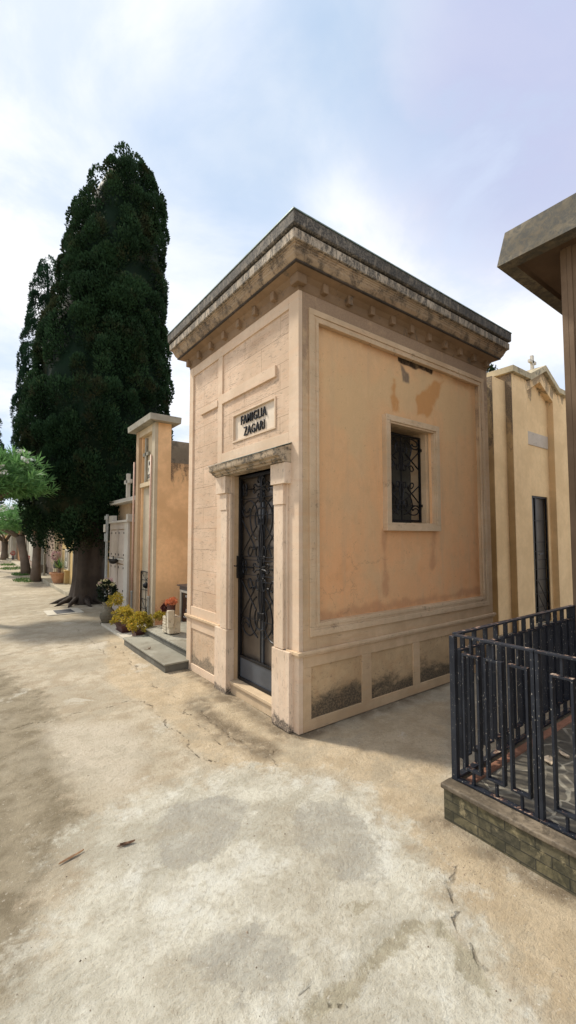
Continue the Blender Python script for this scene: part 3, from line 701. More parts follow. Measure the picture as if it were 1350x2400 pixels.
# doorway: reveals, step, pilasters, lintel
MB().box(2.205, 2.42, 3.951, 3.965, .10, 2.24).box(2.205, 2.42, 3.105, 3.119, .10, 2.24).box(2.205, 2.42, DL, DR, 2.24, 2.256).build('door_reveal', M['smooth'], ch)
MB().box(2.192, 2.40, DL-.02, DR+.02, .10, .13).box(2.21, 2.25, DL, DR, 0, .10).build('door_step', M['step'], ch, .004)
def pilaster(ya, s):
    """ya: edge toward the opening, s=+1 grows to larger y"""
    p = MB().box(2.158, 2.21, ya, ya+s*.135, .65, 1.88).box(2.18, 2.21, ya-s*.03, ya, .65, 2.05).box(2.182, 2.21, ya+s*.135, ya+s*.165, .65, 2.24)
    o = p.build('pilaster', M['pil'], ch, .003)
    c = MB().box(2.15, 2.21, ya-s*.002, ya+s*.15, 1.88, 2.055).box(2.128, 2.21, ya-s*.012, ya+s*.20, 2.055, 2.235)
    c.build('capital', M['pil'], o, .003)
    MB().box(2.150, 2.245, ya-s*.02, ya+s*.235, 0, .645).build('pedestal', M['pil'], o, .004)
pilaster(3.965-.0, 1); pilaster(3.105, -1)
li = MB()
prof = [(2.24, 2.238), (2.11, 2.238), (2.11, 2.252), (2.085, 2.258), (2.08, 2.275), (2.05, 2.285), (2.045, 2.30), (2.04, 2.345), (2.24, 2.41)]
li.prism([(a, b) for a, b in prof], 2.905, 4.165, 'y'); 
li.build('door_lintel', M['lintel'], ch, .002)
MB().prism([(2.035, 2.347), (2.035, 2.351), (2.2, 2.412), (2.2, 2.407)], 2.895, 4.172, 'y').build('flashing', M['flash'], ch)
# cornice
cp = [(-.02, 3.990), (.150, 3.990), (.198, 3.990), (.203, 4.075), (.196, 4.083), (.204, 4.090), (.215, 4.10), (.222, 4.19), (-.02, 4.19)]
MB().sweep([(-.05, 4.085), (.205, 4.085), (.212, 4.090), (.220, 4.098), (.222, 4.193), (-.05, 4.193)], X0, Y0, X1, Y1).build('cornice', M['corn_top'], ch, .003)
MB().sweep([(-.05, 3.985), (.195, 3.985), (.202, 3.99), (.204, 4.066), (.172, 4.074), (.172, 4.085), (-.05, 4.085)], X0, Y0, X1, Y1).build('cornice', M['cornice'], ch, .003)
MB().sweep([(-.05, 3.935), (.158, 3.935), (.163, 3.945), (.163, 3.952), (.170, 3.956), (.170, 3.968), (.182, 3.974), (.182, 3.985), (-.05, 3.985)], X0, Y0, X1, Y1).build('cornice_moulding', M['mould'], ch, .0015)
MB().sweep([(-.05, 3.880), (.120, 3.880), (.130, 3.886), (.150, 3.915), (.156, 3.935), (-.05, 3.935)], X0, Y0, X1, Y1).build('cove_moulding', M['mould'], ch)
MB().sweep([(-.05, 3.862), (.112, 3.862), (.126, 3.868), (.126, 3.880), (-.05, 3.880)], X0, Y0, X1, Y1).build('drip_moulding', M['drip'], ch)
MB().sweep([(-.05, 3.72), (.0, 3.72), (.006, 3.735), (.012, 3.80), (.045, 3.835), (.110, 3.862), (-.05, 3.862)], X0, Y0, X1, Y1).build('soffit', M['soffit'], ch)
MB().box(X0-.2, X1+.2, Y0-.2, Y1+.2, 4.12, 4.198).build('roof', M['oldconc'], ch)
fl = MB().sweep([(-.1, 4.198), (.228, 4.198), (.228, 4.207), (-.1, 4.207)], X0, Y0, X1, Y1); fl.build('flashing', M['flash'], ch)
hw = .03
for k in range(8):
    y = 2.815+k*(5.02-2.815)/7
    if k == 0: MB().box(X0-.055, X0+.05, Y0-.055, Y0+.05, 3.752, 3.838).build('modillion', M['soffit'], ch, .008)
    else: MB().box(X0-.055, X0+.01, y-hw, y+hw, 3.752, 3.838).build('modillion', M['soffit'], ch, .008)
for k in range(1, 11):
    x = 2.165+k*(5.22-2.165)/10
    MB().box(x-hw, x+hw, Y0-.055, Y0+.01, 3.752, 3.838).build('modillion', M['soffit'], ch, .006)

# ================================================================== YELLOW GABLED CHAPEL (right background)
yc = thing('gabled_chapel', 'pale yellow gabled chapel with recessed niche and narrow dark metal door', 'chapel', (7.41, 3.5, 0))
b = MB(); b.box(7.41, 7.96, 3.5, 4.2, 0, 4.42); b.box(9.05, 10.4, 3.5, 4.2, 0, 4.42)
b.prism([(7.96, 4.22), (8.505, 4.50), (9.05, 4.22), (9.05, 4.40), (9.21, 4.42), (8.63, 4.72), (8.04, 4.42), (7.96, 4.40)], 3.5, 3.7, 'y')
b.build('wall', M['yellow'], yc, .006)
MB().box(7.40, 7.41, 3.502, 4.2, 0, 4.42).build('side_wall', M['yellow_d'], yc)
b = MB(); b.box(7.96, 8.283, 3.614, 3.8, 0, 4.6); b.box(8.941, 9.05, 3.614, 3.8, 0, 4.6); b.box(8.283, 8.941, 3.614, 3.8, 2.36, 4.6); b.build('niche_wall', M['yellow'], yc)
b = MB(); b.box(6.97, 7.399, 3.61, 5.2, 0, 4.30); b.build('wing_wall', M['yellow'], yc)
MB().box(6.960, 6.97, 3.612, 5.2, 0, 4.30).build('wing_side_wall', M['yellow_d'], yc); MB().box(6.2, 6.955, 3.735, 5.2, 0, 4.2).build('wing_wall', M['yellow_d'], yc)
b = MB(); b.box(7.34, 7.99, 3.43, 4.3, 4.42, 4.53); b.box(9.22, 10.5, 3.43, 4.3, 4.42, 4.52)
b.prism([(7.99, 4.40), (8.63, 4.72), (9.22, 4.40), (9.22, 4.52), (8.63, 4.835), (7.99, 4.53)], 3.43, 4.6, 'y')
b.build('coping', M['yellow_c'], yc, .006)
MB().box(7.99, 9.02, 3.60, 3.616, 3.30, 3.545).build('plaque', M['loc'], yc, .003)
dd = MB(); dd.frame('y', 3.63, 3.66, 8.283, 8.941, .02, 2.36, .035); dd.box(8.44, 8.48, 3.63, 3.66, .02, 2.33)
for z in (.3, .55, .8, 1.0, 1.17, 1.33, 1.5, 1.9): dd.box(8.3, 8.93, 3.636, 3.646, z-.006, z+.006)
dd.tube([(8.48, 3.64, .55), (8.92, 3.64, .02)], .006, 5).tube([(8.48, 3.64, .8), (8.92, 3.64, .3)], .006, 5)
do = dd.build('door', M['iron'], yc); MB().box(8.283, 8.941, 3.68, 3.70, .02, 2.36).build('door_glass', plain('grey wire glass', (.075, .068, .06), .3, sc=6), do)
MB().tube([(8.50, 3.61, 1.27), (8.62, 3.60, 1.29)], .012, 6).build('handle', M['kick'], do)
cx_ = PX(1247, 850, 8.63); yy = cx_.y
MB().box(8.60, 8.66, yy-.025, yy+.025, 4.70, 5.10).box(8.50, 8.76, yy-.025, yy+.025, 4.945, 5.0).build('cross', M['loc_l'], yc, .004)

# ================================================================== CONCRETE CANOPY CHAPEL (right edge)
cc = thing('canopied_chapel', 'brown rendered chapel with thick overhanging concrete roof behind the railing', 'chapel', (4.1, 1.48, 0))
MB().box(4.1, 6.8, -2.2, 1.43, 0, 4.12).build('wall', M['wallR'], cc)
MB().box(4.085, 4.35, 1.434, 1.482, 0, 4.12).box(4.085, 4.099, 1.395, 1.434, 0, 4.12).build('corner_pilaster', M['wallR'], cc, .004)
MB().box(4.35, 6.8, 1.431, 1.46, 0, 4.12).build('side_wall', M['wallR'], cc)
bm_ = MB()
def ring(x, y, z): return [(x, -2.6, z), (x, y, z), (7.2, y, z), (7.2, -2.6, z)]
v = ring(3.82, 1.905, 4.08)+ring(3.875, 1.85, 4.40); bm_.v += v; bm_.f += [(0, 1, 5, 4), (1, 2, 6, 5), (2, 3, 7, 6), (3, 0, 4, 7), (4, 5, 6, 7)]
v2 = ring(3.955, 1.79, 4.08); v3 = ring(3.975, 1.77, 4.115); bm_.v += v2+v3
bm_.f += [(0, 8, 9, 1), (1, 9, 10, 2), (2, 10, 11, 3), (3, 11, 8, 0)]
roof = bm_.build('roof', M['conc_f'], cc)
q = MB(); q.v = v2+v3; q.f = [(0, 1, 5, 4), (1, 2, 6, 5), (2, 3, 7, 6), (3, 0, 4, 7), (4, 5, 6, 7)]; q.build('soffit', M['conc_s'], roof)

# ================================================================== TERRACE + RAILINGS
te = thing('raised_terrace', 'low stone terrace with irregular slate paving inside the iron railing', 'terrace', (2.22, 1.5, 0))
MB().box(2.225, 4.08, -2.2, 1.498, -.02, .17).build('base', M['tuff'], te)
c_ = MB(); c_.box(2.212, 2.305, -2.2, 1.512, .17, .198); c_.box(2.305, 4.08, 1.44, 1.512, .17, .196)
c_.build('coping', M['cope'], te, .006)
MB().box(2.306, 4.08, 1.395, 1.439, .171, .205).build('tile_edging', M['redtile'], te, .003)
MB().box(2.306, 4.08, -2.2, 1.394, .171, .190).build('paving', M['crazy'], te)
BT, BD = .006, .0165
def rect_panel(root, along, c, fixed, a0, a1, n, z0=.285, z1=.93, zt=1.03, zb=.198, part='rectangle_bar'):
    """closed flat-bar rectangles between rails; along='y' -> fence plane x=fixed"""
    pitch = (a1-a0)/n
    for k in range(n):
        m = a0+pitch*(k+.5); h = .0445*pitch/.132
        g = MB()
        def bar(p, q, u, v):
            if along == 'y': g.box(fixed-BD, fixed+BD, p, q, u, v)
            else: g.box(p, q, fixed-BD, fixed+BD, u, v)
        bar(m-h-BT, m-h+BT, z0, z1); bar(m+h-BT, m+h+BT, z0, z1); bar(m-h+BT, m+h-BT, z1-.012, z1); bar(m-h+BT, m+h-BT, z0, z0+.012)
        def stub(u, v):
            if along == 'y': g.box(fixed-.009, fixed+.009, m-BT, m+BT, u, v)
            else: g.box(m-BT, m+BT, fixed-.014, fixed+.014, u, v)
        stub(z1+.001, zt-.012); stub(zb+.014, z0-.001)
        g.build(part, M['fence'], root, .0012)
FXn = 2.318
def rails(root, along, fixed, a0, a1):
    g = MB(); h = MB()
    if along == 'y': g.box(fixed-.018, fixed+.018, a0, a1, 1.018, 1.030); h.box(fixed-.018, fixed+.018, a0, a1, .200, .212)
    else: g.box(a0, a1, fixed-.018, fixed+.018, 1.018, 1.030); h.box(a0, a1, fixed-.018, fixed+.018, .207, .219)
    g.build('top_rail', M['fence'], root, .0015); h.build('bottom_rail', M['fence'], root, .0015)
def post(root, x, y, w=.017, d=.017): MB().box(x-w, x+w, y-d, y+d, .19, 1.017).build('post', M['fence'], root, .002)
r1 = thing('iron_railing', 'navy iron railing panel nearest the corner, facing the chapel door side', 'railing', (FXn, 1.25, .2), 'railing panels round the terrace')
rails(r1, 'y', FXn, 1.021, 1.4595); post(r1, FXn, 1.478); post(r1, FXn, 1.031, .0165, .009); rect_panel(r1, 'y', 0, FXn, 1.040, 1.432, 3)
r2 = thing('iron_railing', 'navy iron railing panel running out of the picture at the right edge', 'railing', (FXn, .5, .2), 'railing panels round the terrace')
rails(r2, 'y', FXn, -.05, 1.018); post(r2, FXn, 1.008, .0165, .009); post(r2, FXn, -.04, .0165, .009); rect_panel(r2, 'y', 0, FXn, .035, .965, 7)
r3 = thing('iron_railing', 'navy iron railing along the back of the terrace, ending at the brown chapel wall', 'railing', (3.2, 1.478, .2), 'railing panels round the terrace')
rails(r3, 'x', 1.478, FXn+.019, 4.075); post(r3, 4.06, 1.478, .014, .014); rect_panel(r3, 'x', 0, 1.478, 2.352, 4.04, 13, z0=.30)

# leaf litter on the terrace
def leafshape(name, c, L, W, ang, mat, label, curl=.02, z=0.0):
    g = MB(); n = 7; rows = []
    for i in range(n):
        t = i/(n-1); wdt = W*math.sin(math.pi*min(1, t*.93+.05))**.8*rnd.uniform(.8, 1.1)
        for s in (-1, 0, 1):
            lx = (t-.5)*L; ly = s*wdt; lz = .004+curl*(abs(s)*.7+(t-.5)**2*2)+rnd.uniform(0, .003)
            rows.append((c[0]+lx*math.cos(ang)-ly*math.sin(ang), c[1]+lx*math.sin(ang)+ly*math.cos(ang), c[2]+lz))
    g.v = rows
    for i in range(n-1):
        for s in (0, 1): a = i*3+s; g.f.append((a, a+1, a+4, a+3))
    o = g.build(name, mat, None, recalc=False); rebase(o, c)
    sol = o.modifiers.new('solid', 'SOLIDIFY'); sol.thickness = .0012
    tag(o, label, 'leaf'); return o
a = G(1290, 1790, .19); leafshape('fallen_leaf', (a.x, a.y, .19), .10, .045, .5, M['paleleaf'], 'large pale crumpled leaf lying on the slate terrace')
a = G(1322, 1775, .19); leafshape('fallen_leaf', (a.x, a.y, .19), .08, .02, 1.1, M['paleleaf'], 'slim tan leaf on the terrace by the right picture edge')
a = G(168, 2008); leafshape('dry_leaf', (a.x, a.y, ground_z(a.x, a.y)-.004), .125, .008, R_(70)+AZ*0-.95, M['dried_t'], 'long curled brown leaf on the pale cement, nearest the left edge', .008)
a = G(299, 1977); o = leafshape('dry_leaf', (a.x, a.y, ground_z(a.x, a.y)-.004), .075, .011, -.2, M['dried'], 'small dark dried leaf right of the long curled leaf', .010)
ht = MB(); gz_ = ground_z(a.x, a.y)
for k in range(5):
    d = rnd.uniform(-.5, .5); ht.tube([(a.x, a.y, gz_+.003), (a.x-.03*math.cos(d), a.y+.025*math.sin(d), gz_+.006), (a.x-.055*math.cos(d+.3), a.y+.04*math.sin(d+.3), gz_+.002)], [.002, .0015, .0005], 4)
ht.build('stalk', M['dried'], o)

# small debris: too many crumbs to count, one object
g = MB(); 
zones = [(lambda: G(rnd.uniform(1000, 1250), rnd.uniform(1900, 2080)), 420), (lambda: G(rnd.uniform(250, 680), rnd.uniform(1520, 1800)), 420), (lambda: G(rnd.uniform(0, 1350), rnd.uniform(1650, 2399)), 240), (lambda: G(rnd.uniform(0, 420), rnd.uniform(1400, 1560)), 260), (lambda: Vector((2.19-abs(rnd.gauss(0, .05)), rnd.uniform(2.8, 4.9), 0)), 500), (lambda: Vector((rnd.uniform(2.25, 5.2), 2.79-abs(rnd.gauss(0, .03)), 0)), 400), (lambda: Vector((1.90-abs(rnd.gauss(0, .05)), rnd.uniform(4.95, 6.7), 0)), 300), (lambda: Vector((2.215-abs(rnd.gauss(0, .05)), rnd.uniform(.2, 1.5), 0)), 400)]
def blocked(p):
    return (p.x > 2.13 and 2.75 < p.y < 5.06) or (p.x > 2.2 and p.y < 1.52) or (p.x > 1.85 and 4.9 < p.y < 8.4) or p.x > 2.1 and p.y > 8.4
for zi, (fn, num) in enumerate(zones):
    for k in range(num):
        p = fn()
        if zi < 4 and blocked(p): continue
        s = abs(rnd.gauss(0, .0014))+.0012; bi = len(g.v)
        for sx_, sy_, sz_ in ((1, 0, 0), (-1, 0, 0), (0, 1, 0), (0, -1, 0), (0, 0, 1)):
            g.v.append((p.x+sx_*s*rnd.uniform(.6, 1.5), p.y+sy_*s*rnd.uniform(.6, 1.5), (ground_z(p.x, p.y) if p.y < 9 else 0)-.001+(sz_*s*rnd.uniform(.8, 1.6))))
        g.f += [(bi+a, bi+b, bi+4) for a, b in ((0, 2), (2, 1), (1, 3), (3, 0))]
o = g.build('gravel', plain('dark grit', (.22, .17, .12), .9, var=.5, sc=8), None); tag(o, 'scattered grit and crumbs on the cement', kind='stuff')

# ================================================================== BLACK TOMB WITH GREY STEPS (between the chapels)
tb = thing('grave_monument', 'black granite grave front with two broad grey marble steps', 'tomb', (2.2, 5.9, 0))
MB().box(1.905, 2.62, 4.965, 6.62, -.01, .088).build('step', M['riser'], tb, .004)
MB().box(1.890, 2.62, 4.955, 6.63, .088, .108).build('tread', M['marble_g'], tb, .004)
MB().box(2.225, 2.98, 5.055, 6.68, .108, .19).build('step', M['riser'], tb, .003)
MB().box(2.205, 2.98, 5.05, 6.70, .19, .212).build('tread', M['marble_g'], tb, .004)
MB().box(2.98, 3.5, 5.06, 7.10, 0, .72).build('body', M['creamr'], tb)
MB().box(2.93, 3.5, 5.055, 7.16, .755, .775).box(2.955, 3.5, 5.06, 7.10, .695, .755).build('cap', M['greymarb'], tb, .003)
hs = MB().box(2.965, 2.985, 5.10, 7.02, .16, .66).build('headstone', M['blackgr'], tb)
MB().frame('x', 2.945, 2.986, 5.06, 7.06, .12, .695, .038).build('marble_frame', M['marble_w'], hs, .003)
for i, (t_, yy_, sc_) in enumerate((('ROSA', 6.86, .055), ('BARONE', 6.80, .055), ('SCALIA', 6.84, .06), ('N 1921 M 1984', 6.93, .04))):
    textobj(t_, sc_, M['white'], hs, (2.963, yy_, .585-i*.115), '-x', .001, .8)
# dried sprig on the lower tread
sp = MB(); a = G(350, 1523, .108)
sp.tube([(a.x-.05, a.y+.06, .112), (a.x, a.y, .118), (a.x+.01, a.y-.005, .15)], [.002, .003, .002], 5)
for k in range(7):
    d = rnd.uniform(0, 6.28); sp.tube([(a.x, a.y, .118), (a.x+.02*math.cos(d), a.y+.02*math.sin(d), .128+rnd.uniform(0, .02))], [.004, .002], 4)
o = sp.build('dried_sprig', M['dried'], None); rebase(o, (a.x, a.y, .108)); tag(o, 'small withered flower sprig lying on the lower grey marble step', 'sprig')
# split stone vase + flowers
vz = .212; va = (2.40, 6.02)
vs = thing('stone_vase', 'blocky whitish split stone flower vase on the upper grey step', 'vase', (va[0], va[1], vz))
g = MB(); g.box(va[0]-.085, va[0]+.085, va[1]-.115, va[1]+.115, vz+.012, vz+.25); g.build('body', M['vasest'], vs, .012)
g = MB()
for i in range(2):
    for k in range(6): g.box(va[0]-.098-rnd.uniform(0, .008), va[0]-.08, va[1]-.02+i*.066+rnd.uniform(0, .006), va[1]+.042+i*.066, vz+.02+k*.038, vz+.054+k*.038)
g.build('split_face', M['vasest'], vs, .006)
MB().box(va[0]-.115, va[0]-.02, va[1]-.145, va[1]-.085, vz+.11, vz+.35).build('side_slab', M['vasest'], vs, .008)
MB().lathe([(.045, 0), (.05, .04), (.042, .06), (.048, .075)], (va[0]-.03, va[1]+.03, vz+.24), 14).box(va[0]-.04, va[0]+.01, va[1]+.05, va[1]+.095, vz+.25, vz+.33).build('collar', M['vasest'], vs, .004)
MB().box(va[0]-.07, va[0]+.07, va[1]-.1, va[1]+.1, vz, vz+.012).build('foot', M['dark'], vs)
def ball(c, r, n):
    d = rng.normal(0, 1, (n, 3)); d /= np.linalg.norm(d, axis=1)[:, None]; return np.array(c)+d*np.array(r)*rng.uniform(.75, 1, (n, 1)), d
fb_ = thing('flower_bunch', 'orange artificial flowers standing in the whitish stone vase', 'flowers', (va[0]-.02, va[1], vz+.27))
MB().lathe([(.052, 0), (.06, .10), (.062, .16)], (va[0]-.02, va[1]-.01, vz+.26), 12).build('wrapping', M['brownpot'], fb_)
for (dx_, dy_, dz_, r_) in ((0, -.075, .21, .05), (-.02, -.02, .195, .05), (0, .03, .175, .045), (.03, -.03, .22, .045)):
    C, N_ = ball((va[0]-.03+dx_, va[1]+dy_, vz+.25+dz_), (r_, r_, r_*.75), 130); leafobj('blossom', C*.98+.02*np.array((va[0]-.03+dx_, va[1]+dy_, vz+.25+dz_)), N_, .03, .013, M['orfl'], fb_, .5)
for (dx_, dy_, dz_, r_) in ((-.04, .115, .10, .042), (-.02, .09, .15, .035), (-.06, .075, .12, .03)):
    C, N_ = ball((va[0]-.03+dx_, va[1]+dy_, vz+.25+dz_), (r_, r_, r_), 110); leafobj('withered_blossom', C, N_, .03, .011, M['brleaf'], fb_, .6)

# ================================================================== ORANGE NARROW CHAPEL (left of the black tomb)
BX, BY, BY2 = 2.57, 7.36, 8.40
oc = thing('narrow_chapel', 'tall narrow orange chapel with flat concrete cap and a cross in its niche', 'chapel', (BX, BY, 0))
MB().box(2.63, 2.87, BY, BY+.04, .0, 3.62).box(2.63, 2.87, 8.2, BY2, 0, 3.62).box(2.70, 2.87, BY+.04, 8.2, 0, 3.62).build('wall', M['orange'], oc)
MB().box(2.871, 6.2, BY+.003, BY2, 0, 2.93).build('side_wall', M['orange_g'], oc)
MB().box(2.871, 6.2, BY+.003, BY2, 2.93, 3.33).build('parapet', M['oldconc'], oc)
MB().box(BX, 2.629, BY-.006, 7.51, 0, 3.62).build('pier', M['greystrip'], oc, .004); MB().box(BX, 2.629, 8.25, BY2, 0, 3.62).build('pier', M['brownr'], oc, .004)
MB().box(2.58, 2.70, 7.51, 8.25, 3.50, 3.62).build('lintel', M['creamr'], oc)
MB().box(2.60, 2.698, 7.51, 8.25, 2.53, 2.61).build('sill', M['creamr'], oc, .004)
MB().box(2.665, 2.698, 7.512, 8.248, 0, 2.528).build('niche_panel', M['greystrip'], oc); MB().box(2.672, 2.698, 7.512, 8.248, 2.612, 3.498).build('niche_panel', M['creamr'], oc)
MB().sweep([(-.2, 3.625), (.128, 3.625), (.135, 3.735), (-.2, 3.735)], BX, BY, 2.87, BY2).box(BX+.19, 2.87-.19, BY+.19, BY2-.19, 3.63, 3.73).box(BX-.02, 2.89, BY-.02, BY2+.02, 3.735, 3.75).build('cap_slab', M['slabc'], oc, .004)
MB().box(2.625, 2.66, 8.00, 8.06, 2.62, 3.46).box(2.625, 2.66, 7.88, 8.18, 3.12, 3.185).build('cross', M['slabc'], oc, .003)
sg = MB().box(2.645, 2.67, 7.515, 7.93, 2.66, 3.02).build('name_plate', M['marble_w'], oc, .002)
for t_, y_, z_ in (('MARIO', 7.88, 2.92), ('F', 7.90, 2.80), ('DELLAP', 7.92, 2.68)): textobj(t_, .11, M['letters'], sg, (2.644, y_, z_), '-x', .002, .72, bold=.002)
g = MB(); g.frame('x', 2.635, 2.655, 7.62, 8.20, .12, .96, .014)
for z in (.80, .62, .45, .28): g.box(2.640, 2.650, 7.63, 8.19, z-.005, z+.005)
for z0, z1 in ((.80, .95), (.28, .45)):
    g.tube([(2.645, 7.64, z1), (2.645, 7.91, z0)], .006, 5).tube([(2.645, 8.18, z1), (2.645, 7.91, z0)], .006, 5)
g.tube([(2.645, 7.91, .13), (2.645, 7.91, .95)], .006, 5)
for z in (.71, .20): g.lathe([(.004, -.06), (.05, -.03), (.06, 0), (.05, .03), (.004, .06)], (2.645, 7.91, z), 10)
g.build('gate', M['iron'], oc)
for yq, nm in ((7.475, 1), (8.43, 2)):
    o = MB().tube([(BX-.022, yq, .55), (BX-.022, yq, 3.05)], .017, 8).build('downpipe', M['pipe'], oc, smooth=True)
    MB().tube([(BX-.022, yq, .0), (BX-.022, yq, .55)], .02, 8).lathe([(.026, 0), (.03, .02), (.026, .04)], (BX-.022, yq, .53), 8).build('metal_shoe', M['pipe_g'], o)
o = MB().box(1.99, 2.56, 6.64, 8.35, -.01, .035).build('marble_slab', M['marble_w'], None, .004); rebase(o, (2.25, 7.5, 0)); tag(o, 'thin dusty white marble slab laid before the narrow orange chapel', 'slab')

# ================================================================== BURIAL NICHE WALL with four slabs
nw = thing('niche_tomb', 'greyish pink marble wall tomb with four panelled burial niches', 'tomb', (2.6, 9.5, 0))
MB().box(2.62, 3.4, 8.85, 10.27, 0, 1.90).build('body', M['brownr'], nw)
MB().box(2.575, 2.62, 8.85, 9.10, 0, 1.90).build('pilaster', M['loc_l'], nw, .004)
MB().box(2.59, 2.62, 9.10, 10.27, 0, .28).box(2.59, 2.62, 9.10, 10.27, 1.76, 1.90).box(2.59, 2.62, 9.10, 10.27, 1.04, 1.13).box(2.59, 2.62, 9.63, 9.71, .28, 1.76).box(2.59, 2.62, 10.21, 10.27, .28, 1.76).build('marble_border', M['loc'], nw, .003)
MB().box(2.54, 3.42, 8.80, 10.33, 1.90, 1.945).build('cap', M['loc_l'], nw, .004)
for (ya, yb) in ((9.12, 9.61), (9.73, 10.19)):
    for (za, zb) in ((1.16, 1.74), (.42, 1.01)):
        o = MB().box(2.597, 2.618, ya+.02, yb-.02, za, zb).build('niche_slab', M['loc'], nw, .003)
        MB().box(2.565, 2.62, ya, yb, za-.05, za-.015).build('shelf', M['loc_l'], o, .003)
        for yy_ in (ya+.07, yb-.07):
            for zz_ in (za+.06, zb-.06): MB().box(2.588, 2.597, yy_-.014, yy_+.014, zz_-.02, zz_+.02).build('stud', M['bronze'], o)
MB().box(2.55, 2.62, 9.12, 9.61, .30, .335).build('shelf', M['loc_l'], nw, .003)
MB().box(2.56, 2.66, 9.98, 10.27, 1.945, 2.07).box(2.56, 2.7, 8.83, 8.95, 1.945, 2.06).build('top_block', M['loc_l'], nw, .004)
bw = MB().lathe([(.02, 0), (.07, .02), (.095, .06), (.10, .10), (.09, .105)], (2.50, 9.60, 1.02), 14); o = bw.build('bronze_bowl', M['bronze'], nw, smooth=True)
MB().tube([(2.52, 9.60, 1.09), (2.59, 9.60, 1.09)], .01, 6).tube([(2.50, 9.60, 1.12), (2.50, 9.60, 1.19)], .012, 6).build('bracket', M['bronze'], o)
# small shrine with flat roof and cross behind the niche tomb
sh = thing('shrine', 'small grey shrine with flat slab roof and stone cross behind the niche tomb', 'shrine', (3.4, 9.9, 0))
MB().box(2.80, 4.1, 9.40, 10.4, 0, 2.325).box(2.78, 2.799, 9.40, 9.50, 0, 2.325).build('wall', M['brownr'], sh)
MB().box(2.60, 4.2, 8.5, 10.75, 2.325, 2.36).box(2.64, 4.15, 8.55, 10.66, 2.36, 2.42).build('roof', M['loc_l'], sh, .005)
MB().box(2.64, 2.71, 9.20, 9.28, 2.421, 2.93).box(2.64, 2.71, 9.06, 9.42, 2.72, 2.80).build('cross', M['loc_l'], sh, .006)
# grey cross shaped post
pt = MB(); a = G(246, 1438); px_, py_ = a.x, a.y
po = thing('wooden_post', 'tall flaking grey wooden cross post standing by the cypress trunk', 'post', (px_, py_, 0))
MB().box(px_-.02, px_+.02, py_-.035, py_+.035, 0, 2.07).build('upright', M['greypost'], po, .004)
MB().box(px_-.03, px_-.02, py_-.16, py_+.10, 1.50, 1.67).build('crossboard', M['greypost'], po, .003)
MB().box(px_-.03, px_-.02, py_-.13, py_+.12, 1.96, 2.04).build('top_board', M['greypost'], po, .003)
MB().box(px_-.045, px_-.031, py_-.02, py_+.12, 1.70, 1.86).build('number_plate', M['loc_l'], po, .003)

# ================================================================== POTTED PLANTS
def shrub(root, c, r, n, mat, ln=.028, wd=.011, name='foliage'):
    C = []; N_ = []
    for k in range(n):
        d = np.array([rnd.gauss(0, 1), rnd.gauss(0, 1), abs(rnd.gauss(0, 1))*.9+.1]); d /= np.linalg.norm(d)
        q = np.array(c)+d*np.array(r)*rnd.uniform(.75, 1.05)
        for j in range(24):
            u = rng.normal(0, 1, 3); u /= np.linalg.norm(u); C.append(q+u*.028*rnd.uniform(.4, 1.3)); N_.append(u*.7+d*.6)
    return leafobj(name, C, N_, ln, wd, mat, root, .5)
def planter(x, y, z, sx_, sy_, h, label, rr, num, lift=.0):
    p = thing('potted_plant', label, 'potted plant', (x, y, z))
    g = MB(); v = []
    for q, zz_ in ((.82, z+.012), (1, z+h)):
        v += [(x-sx_*q, y-sy_*q, zz_), (x+sx_*q, y-sy_*q, zz_), (x+sx_*q, y+sy_*q, zz_), (x-sx_*q, y+sy_*q, zz_)]
    g.v = v; g.f = [(0, 3, 2, 1), (0, 1, 5, 4), (1, 2, 6, 5), (2, 3, 7, 6), (3, 0, 4, 7), (4, 5, 6, 7)]
    po_ = g.build('pot', M['brownpot'], p, .004)
    g = MB(); g.box(x-sx_-.012, x+sx_+.012, y-sy_-.012, y-sy_+.004, z+h-.022, z+h); g.box(x-sx_-.012, x+sx_+.012, y+sy_-.004, y+sy_+.012, z+h-.022, z+h); g.box(x-sx_-.012, x-sx_+.004, y-sy_+.004, y+sy_-.004, z+h-.022, z+h); g.box(x+sx_-.004, x+sx_+.012, y-sy_+.004, y+sy_-.004, z+h-.022, z+h)
    g.build('rim', M['brownpot'], po_)
    MB().box(x-sx_*.95, x+sx_*.95, y-sy_*.95, y+sy_*.95, z, z+.011).build('saucer', M['brownpot'], p)
    st = MB()
    for k in range(14):
        d = rnd.uniform(0, 6.28); e = rnd.uniform(.3, .9)
        st.tube([(x+rnd.uniform(-.3, .3)*sx_, y+rnd.uniform(-.5, .5)*sy_, z+h*.9), (x+rr[0]*e*.5*math.cos(d), y+rr[1]*e*.5*math.sin(d), z+h+rr[2]*.4), (x+rr[0]*e*math.cos(d), y+rr[1]*e*math.sin(d), z+h+rr[2]*.75)], [.006, .004, .002], 5)
    st.build('stem', M['bark2'], p)
    shrub(p, (x, y, z+h+.02), rr, num, M['yleaf'])
    return p
p1 = planter(2.14, 7.46, .035, .09, .20, .11, 'yellowing bushy plant in a low brown trough beside the niche tomb', (.18, .26, .26), 100)
p2 = planter(2.19, 6.80, .035, .10, .125, .13, 'yellow leaved plant in a brown square pot at the end of the grey step', (.18, .22, .23), 100)
shrub(p1, (2.12, 7.85, .42), (.13, .20, .17), 40, M['yleaf']); shrub(p2, (2.42, 6.62, .30), (.12, .13, .13), 30, M['yleaf'])
ap = thing('stone_urn', 'mossy stone urn planted with pale yellow chrysanthemums beside the grey post', 'urn', (2.10, 8.35, 0))
MB().box(2.0, 2.2, 8.25, 8.45, 0, .03).lathe([(.07, .03), (.10, .05), (.135, .12), (.14, .18), (.11, .25), (.075, .29), (.065, .33), (.09, .36), (.10, .41), (.085, .42)], (2.10, 8.35, 0), 18).build('urn', M['mossy'], ap, smooth=False)
